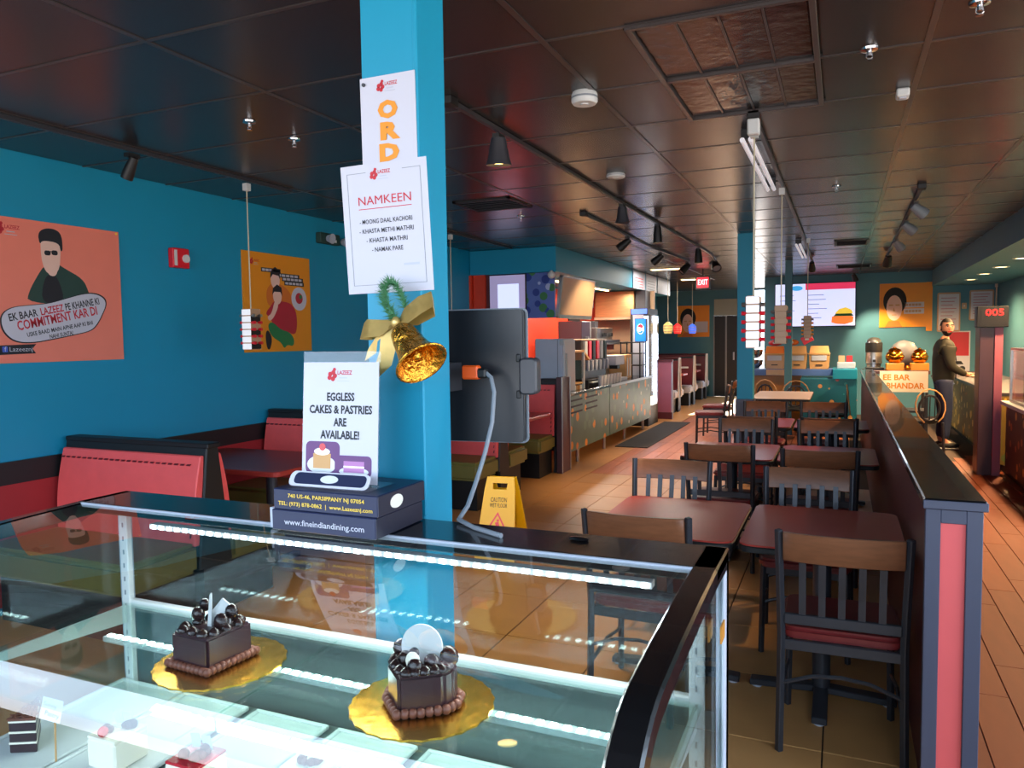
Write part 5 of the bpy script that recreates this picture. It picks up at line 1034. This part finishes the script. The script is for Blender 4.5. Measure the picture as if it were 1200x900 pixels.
def pot(x, y, z, r, label):
    t = thing('brass_pot', label, 'pot', (x, y, z), 'brass pots'); b = NB(); lathe(b, [(.001, z), (r*.5, z), (r*.9, z+r*.35), (r, z+r*.8), (r*.8, z+r*1.25), (r*.62, z+r*1.35), (r*.75, z+r*1.5), (r*.6, z+r*1.5), (.001, z+r*1.2)], (x, y, 0), 20); build(b, 'body', 'bowl_gold', t, smooth=True)
    b = NB(); lathe(b, [(r*.74, z+r*1.5), (r*.5, z+r*1.65), (.02, z+r*1.75), (.02, z+r*1.85), (.001, z+r*1.9)], (x, y, 0), 20); build(b, 'lid', 'bowl_gold', t, smooth=True); b = NB(); lathe(b, [(r*1.0, z+r*.76), (r*1.03, z+r*.8), (r*1.0, z+r*.84)], (x, y, 0), 20); build(b, 'rib', 'bowl_gold', t)
pot(.74, 12.8, 1.14, .13, 'large brass pot nearest the coffee urn'); pot(1.07, 12.8, 1.14, .12, 'large brass pot behind the man\'s back'); pot(.905, 12.7, 1.031, .042, 'small brass pot between the large ones')
for x, l in ((.74, 'dark wooden block under the left brass pot'), (1.07, 'dark wooden block under the right brass pot')): b = NB(); box(b, x-.12, x+.12, 12.68, 12.92, 1.031, 1.139); build(b, 'wood_block', 'amber', None, label=l, cat='block', group='pot blocks', bev=.006)
mat('sack_grey', (96, 94, 98), .5, bump=.5, scale=9); b = NB(); ball(b, (.88, 13.08, 1.255), .2, (1.05, .6, 1.1), 14)
for v in b.verts: v.co += Vector((random.uniform(-.012, .012), random.uniform(-.01, .01), random.uniform(-.008, .012) if v.co.z > 1.1 else 0))
build(b, 'grey_sack', 'sack_grey', None, label='bulging grey bag behind the brass pots', cat='bag', smooth=True)
# hoop chairs
def hoop_chair(x, y, rz, label):
    t = thing('hoop_chair', label, 'chair', group='round backed chairs')
    for s in (-1, 1):
        b = NB(); tube(b, [(s*.19, .19, 0), (s*.18, .17, .44)], .016, 8); build(b, 'leg', 'black_metal', t); b = NB(); tube(b, [(s*.2, -.21, 0), (s*.19, -.19, .45)], .016, 8); build(b, 'leg', 'black_metal', t)
    b = NB(); lathe(b, [(.001, .44), (.2, .44), (.215, .455), (.21, .475), (.001, .48)], (0, 0, 0), 24); build(b, 'seat', 'black_matte', t, smooth=True)
    b = NB(); tube(b, [(.2*math.sin(a), -.19-.05*math.cos(a)*.5-.03, .66-.22*math.cos(a)) for a in [PI*(k/12*1.7-.85)+PI for k in range(13)]], .009, 8); build(b, 'hoop', 'cardboard', t, smooth=True)
    b = NB(); tube(b, [(.14*math.sin(a), -.2, .64-.16*math.cos(a)) for a in [2*PI*k/16 for k in range(17)]], .015, 6); build(b, 'inner_hoop', 'black_metal', t, smooth=True)
    for s in (-1, 0, 1): b = NB(); tube(b, [(s*.07, -.2, .47), (s*.07, -.215, .8)], .008, 6); build(b, 'spindle', 'black_metal', t)
    t.location = (x, y, 0); t.rotation_euler = (0, 0, rz)
hoop_chair(.93, 11.0, .5, 'round backed chair behind the half wall below the cream sign'); hoop_chair(-1.2, 12.45, PI-.5, 'round backed chair left of the pale table'); hoop_chair(-.62, 12.25, PI+.1, 'round backed chair at the end of the pale table'); hoop_chair(-.12, 11.5, PI/2, 'round backed chair right of the pale table')

# ================================================================ RIGHT: service counter, number display, man
t = thing('service_counter', 'service counter with dark printed front on the right', 'counter', (2.0, 9.5, 0)); b = NB(); box(b, 1.66, 2.3, 5.0, 9.72, .08, .80); build(b, 'body', 'counter_print', t); b = NB(); box(b, 1.6, 2.34, 5.0, 9.72, .80, .84); build(b, 'worktop', 'light_grey', t, bev=.004); b = NB(); box(b, 1.70, 2.28, 5.0, 15.5, 0, .08); build(b, 'plinth', 'black_matte', t)
b = NB(); box(b, 1.66, 2.3, 10.06, 15.5, .08, .86); build(b, 'body', 'counter_print2', t) if 0 else None
spots_mat('counter_print2', (120, 100, 40), [(220, 180, 60), (90, 110, 60), (230, 200, 120)], 6, .5, .3)
build(b, 'body', 'counter_print2', t)
b = NB(); box(b, 1.6, 2.34, 10.06, 15.5, .86, .90); build(b, 'worktop', 'dark_grey', t, bev=.004)
t = thing('counter_post', 'brown post with a pink side carrying the number display', 'post', (1.52, 9.88, 0)); b = NB(); box(b, 1.40, 1.54, 9.75, 10.05, 0, 1.64); build(b, 'shaft', 'post_brown', t, bev=.004); b = NB(); box(b, 1.54, 1.62, 9.74, 10.05, 0, 1.64); build(b, 'pink_face', 'pink_side', t, bev=.003)
t = thing('number_display', 'black queue display showing 005 in red digits', 'display', (1.5, 9.85, 1.64)); b = NB(); ext(b, [(1.36, 9.70, 1.642), (1.66, 9.70, 1.642), (1.66, 9.70, 1.87), (1.36, 9.70, 1.87)], (0, .16, 0)); build(b, 'housing', 'black_matte', t, bev=.006)
f = FR((1.53, 9.70, 1.80), (1, 0, 0), (0, 0, 1)); text('005', f, 0, 0, .075, 'led_red', t, .003, .17); part(f, 'rect', (-.13, .11, -.13, .055), 'screen', 'door_dark', t, 0, .001)
t = thing('glass_cabinet', 'glass food cabinet with metal edges on the service counter', 'cabinet', (2.0, 9.2, .84)); x0, x1, y0, y1, z0, z1 = 1.68, 2.28, 8.6, 9.6, .841, 1.42
b = NB()
for x in (x0, x1):
    for y in (y0, y1): box(b, x-.012, x+.012, y-.012, y+.012, z0, z1)
for z in (z0+.012, z1-.012):
    for y in (y0, y1): box(b, x0, x1, y-.012, y+.012, z-.012, z+.012)
    for x in (x0, x1): box(b, x-.012, x+.012, y0, y1, z-.012, z+.012)
build(b, 'frame', 'steel', t)
for nm, q in (('pane', (x0-.002, x0+.002, y0, y1, z0, z1)), ('pane', (x0, x1, y0-.002, y0+.002, z0, z1)), ('pane', (x0, x1, y1-.002, y1+.002, z0, z1))): b = NB(); box(b, *q); build(b, nm, 'clear_glass', t)
b = NB(); box(b, x0+.02, x1-.02, y0+.02, y1-.02, z0+.28, z0+.29); build(b, 'shelf', 'clear_glass', t)
for k in range(3): b = NB(); box(b, 1.78, 2.1, 8.7+k*.3, 8.92+k*.3, .842, 1.02+.04*(k % 2)); build(b, 'food_tub', 'maroon_dark' if k == 2 else 'pendant_tan', None, label='food tub inside the glass cabinet, %s from the front' % ORD[k], cat='tub', group='food tubs', bev=.02)
t = thing('lit_menu_board', 'cream lit board behind the service counter', 'menu board', (2.55, 10.5, 1.25)); mat('lit_cream', (250, 214, 170), emit=.55); b = NB(); box(b, 2.54, 2.61, 9.0, 12.4, 1.2, 1.62); build(b, 'casing', 'dark_grey', t); b = NB(); box(b, 2.53, 2.54, 9.02, 12.38, 1.22, 1.60); build(b, 'lit_face', 'lit_cream', t)
b = NB()
for k in range(14): box(b, 2.526, 2.53, 9.2+k*.22, 9.33+k*.22, 1.27+.05*(k % 2), 1.36+.05*(k % 3)); 
build(b, 'food_pictures', 'amber', t)
t = thing('cord_drop', 'thin pale cable hanging on the right corner wall', 'cable', (2.55, 16.2, 1.9)); b = NB(); tube(b, [(2.58, 16.24, 2.46), (2.575, 16.24, 2.1), (2.585, 16.24, 1.7)], .012, 6); build(b, 'cord', 'cord_white', t); b = NB(); box(b, 2.56, 2.6, 16.24, 16.3, 2.40, 2.46); build(b, 'clip', 'white', t)

# man
def skin(name, m, nodes, edges, parent, root=0, sub=2):
    me = bpy.data.meshes.new(name); me.from_pydata([n[0] for n in nodes], edges, []); o = bpy.data.objects.new(name, me); C.objects.link(o)
    md = o.modifiers.new('s', 'SKIN'); md.use_smooth_shade = True; sv = me.skin_vertices[0].data
    for i, n in enumerate(nodes): r = n[1]; sv[i].radius = r if hasattr(r, '__len__') else (r, r); sv[i].use_root = (i == root)
    sd = o.modifiers.new('d', 'SUBSURF'); sd.levels = sub; sd.render_levels = sub
    dg = bpy.context.evaluated_depsgraph_get(); dg.update(); m2 = bpy.data.meshes.new_from_object(o.evaluated_get(dg)); bpy.data.objects.remove(o)
    m2.name = name; return link(m2, name, m, parent)
man = thing('person', 'man in a dark olive jacket and jeans standing at the service counter', 'person')
# local frame: faces +x, z up; body continuous
N = [((0, 0, .95), .07), ((0, 0, 1.10), (.07, .09)), ((.0, 0, 1.28), (.08, .11)), ((0, 0, 1.42), (.07, .11)), ((.01, 0, 1.50), .055), ((.015, 0, 1.55), .052),
     ((0, .095, .88), .07), ((.02, .10, .50), .05), ((-.01, .10, .10), .042), ((.09, .11, .05), .035), ((0, -.095, .88), .07), ((.03, -.10, .50), .05), ((0, -.10, .10), .042), ((.10, -.11, .05), .035),
     ((0, .18, 1.40), .062), ((.06, .23, 1.13), .046), ((.30, .14, 1.02), .034), ((0, -.18, 1.40), .062), ((.04, -.23, 1.13), .046), ((.29, -.12, 1.0), .034)]
E_ = [(0, 1), (1, 2), (2, 3), (3, 4), (4, 5), (0, 6), (6, 7), (7, 8), (8, 9), (0, 10), (10, 11), (11, 12), (12, 13), (3, 14), (14, 15), (15, 16), (3, 17), (17, 18), (18, 19)]
skin('body', 'skin', N, E_, man)
J = [((0, 0, .80), (.15, .17)), ((0, 0, 1.10), (.15, .17)), ((0, 0, 1.28), (.155, .185)), ((0, 0, 1.42), (.12, .165)), ((.005, 0, 1.53), .07), ((0, .185, 1.40), .08), ((.06, .235, 1.13), .062), ((.25, .16, 1.035), .047), ((0, -.185, 1.40), .08), ((.04, -.235, 1.13), .062), ((.24, -.145, 1.02), .047)]
skin('jacket', 'jacket', J, [(0, 1), (1, 2), (2, 3), (3, 4), (3, 5), (5, 6), (6, 7), (3, 8), (8, 9), (9, 10)], man)
skin('jeans', 'jeans', [((0, 0, 1.06), (.125, .14)), ((0, .09, .86), .108), ((.02, .10, .50), .076), ((-.005, .10, .12), .06), ((0, -.09, .86), .108), ((.03, -.10, .50), .076), ((.005, -.10, .12), .06)], [(0, 1), (1, 2), (2, 3), (0, 4), (4, 5), (5, 6)], man)
for s in (1, -1):
    b = NB(); ball(b, (.06, s*.105, .05), .07, (1.9, .7, .7), 14)
    for v in b.verts: v.co.z = max(v.co.z, .004)
    build(b, 'shoe', 'shoe', man, smooth=True); b = NB(); box(b, -.06, .18, s*.105-.04, s*.105+.04, 0, .018); build(b, 'shoe_sole', 'white', man, bev=.008)
# head turned toward the viewer (local -y with a little +x)
hd = Vector((.22, -.97, -.03)).normalized(); hr = Vector((0, 0, 1)).cross(hd); hc = Vector((.03, -.01, 1.655))
def hp_(f, r, u): return hc+hd*f+hr*r+Vector((0, 0, u))
b = NB(); ball(b, (0, 0, 0), .1, (.78, .93, 1.2), 20)
for v in b.verts:
    x, y, z = v.co
    if z < -.03: x *= 1-.25*min(1, (-z-.03)/.09); 
    v.co = hp_(y, x, z)
hm = build(b, 'head', 'skin', man, smooth=True)
b = NB(); ext(b, [hp_(.085, -.012, .02), hp_(.085, .012, .02), hp_(.088, .016, -.022), hp_(.088, -.016, -.022)], hd*.018); build(b, 'nose', 'skin', hm, bev=.005)
for s in (-1, 1):
    b = NB(); ball(b, hp_(.079, s*.031, .018), .012, n=8); build(b, 'eye', 'white', hm, smooth=True); b = NB(); ball(b, hp_(.086, s*.031, .018), .0085, n=8); build(b, 'pupil', 'ink', hm)
    b = NB(); tube(b, [hp_(.088, s*.012, .036), hp_(.086, s*.03, .044), hp_(.077, s*.05, .036)], .0075, 6); build(b, 'eyebrow', 'hair', hm)
    b = NB(); ball(b, hp_(-.005, s*.08, .0), .026, (.6, .6, 1.15), 10); build(b, 'ear', 'skin', hm, smooth=True)
b = NB(); tube(b, [hp_(.082, -.024, -.052), hp_(.09, 0, -.05), hp_(.082, .024, -.052)], .006, 6); build(b, 'mouth', 'berry', hm)
b = NB(); ball(b, (0, 0, 0), .104, (.82, .97, 1.2), 20)
for v in b.verts: v.co = hp_(v.co.y-.006, v.co.x, v.co.z+.006)
for v in [v for v in b.verts if ((v.co-hc).dot(hd) > (.035 if abs((v.co-hc).dot(hr)) > .05 else .0) and (v.co.z-hc.z) < .058) or (v.co.z-hc.z) < -.05]: b.verts.remove(v)
build(b, 'hair', 'hair', hm, smooth=True)
b = NB(); ball(b, (0, 0, 0), .104, (.74, .93, 1.2), 24)
for v in b.verts:
    x, y, z = v.co
    if z < -.03: x *= 1-.22*min(1, (-z-.03)/.09)
    v.co = hp_(y, x, z)
for v in [v for v in b.verts if not ((v.co-hc).dot(hd) > -.01 and (-.13 < v.co.z-hc.z < -.03) and not ((v.co.z-hc.z) > -.06 and abs((v.co-hc).dot(hr)) < .028))]: b.verts.remove(v)
build(b, 'beard', 'hair', hm, smooth=True)
for s, (wx, wy, wz) in ((1, (.30, .14, 1.02)), (-1, (.29, -.12, 1.0))):
    b = NB(); ball(b, (wx+.05, wy, wz-.004), .036, (1.25, 1, .5), 10); 
    for k in range(4): y = wy-.027+.018*k; tube(b, [(wx+.075, y, wz), (wx+.11+.006*(k in (1, 2)), y, wz-.006), (wx+.132+.008*(k in (1, 2)), y, wz-.024)], [.0095, .009, .007], 6)
    tube(b, [(wx+.03, wy-s*.025, wz), (wx+.06, wy-s*.05, wz-.006), (wx+.085, wy-s*.052, wz-.016)], [.011, .01, .008], 6); build(b, 'hand', 'skin', man, smooth=True)
b = NB(); tube(b, [(.08, 0, 1.48), (.13, 0, 1.38), (.152, 0, 1.2), (.15, 0, .95)], .006, 6); build(b, 'zip', 'ink', man)
man.location = (1.29, 11.9, 0); man.rotation_euler = (0, 0, .1)
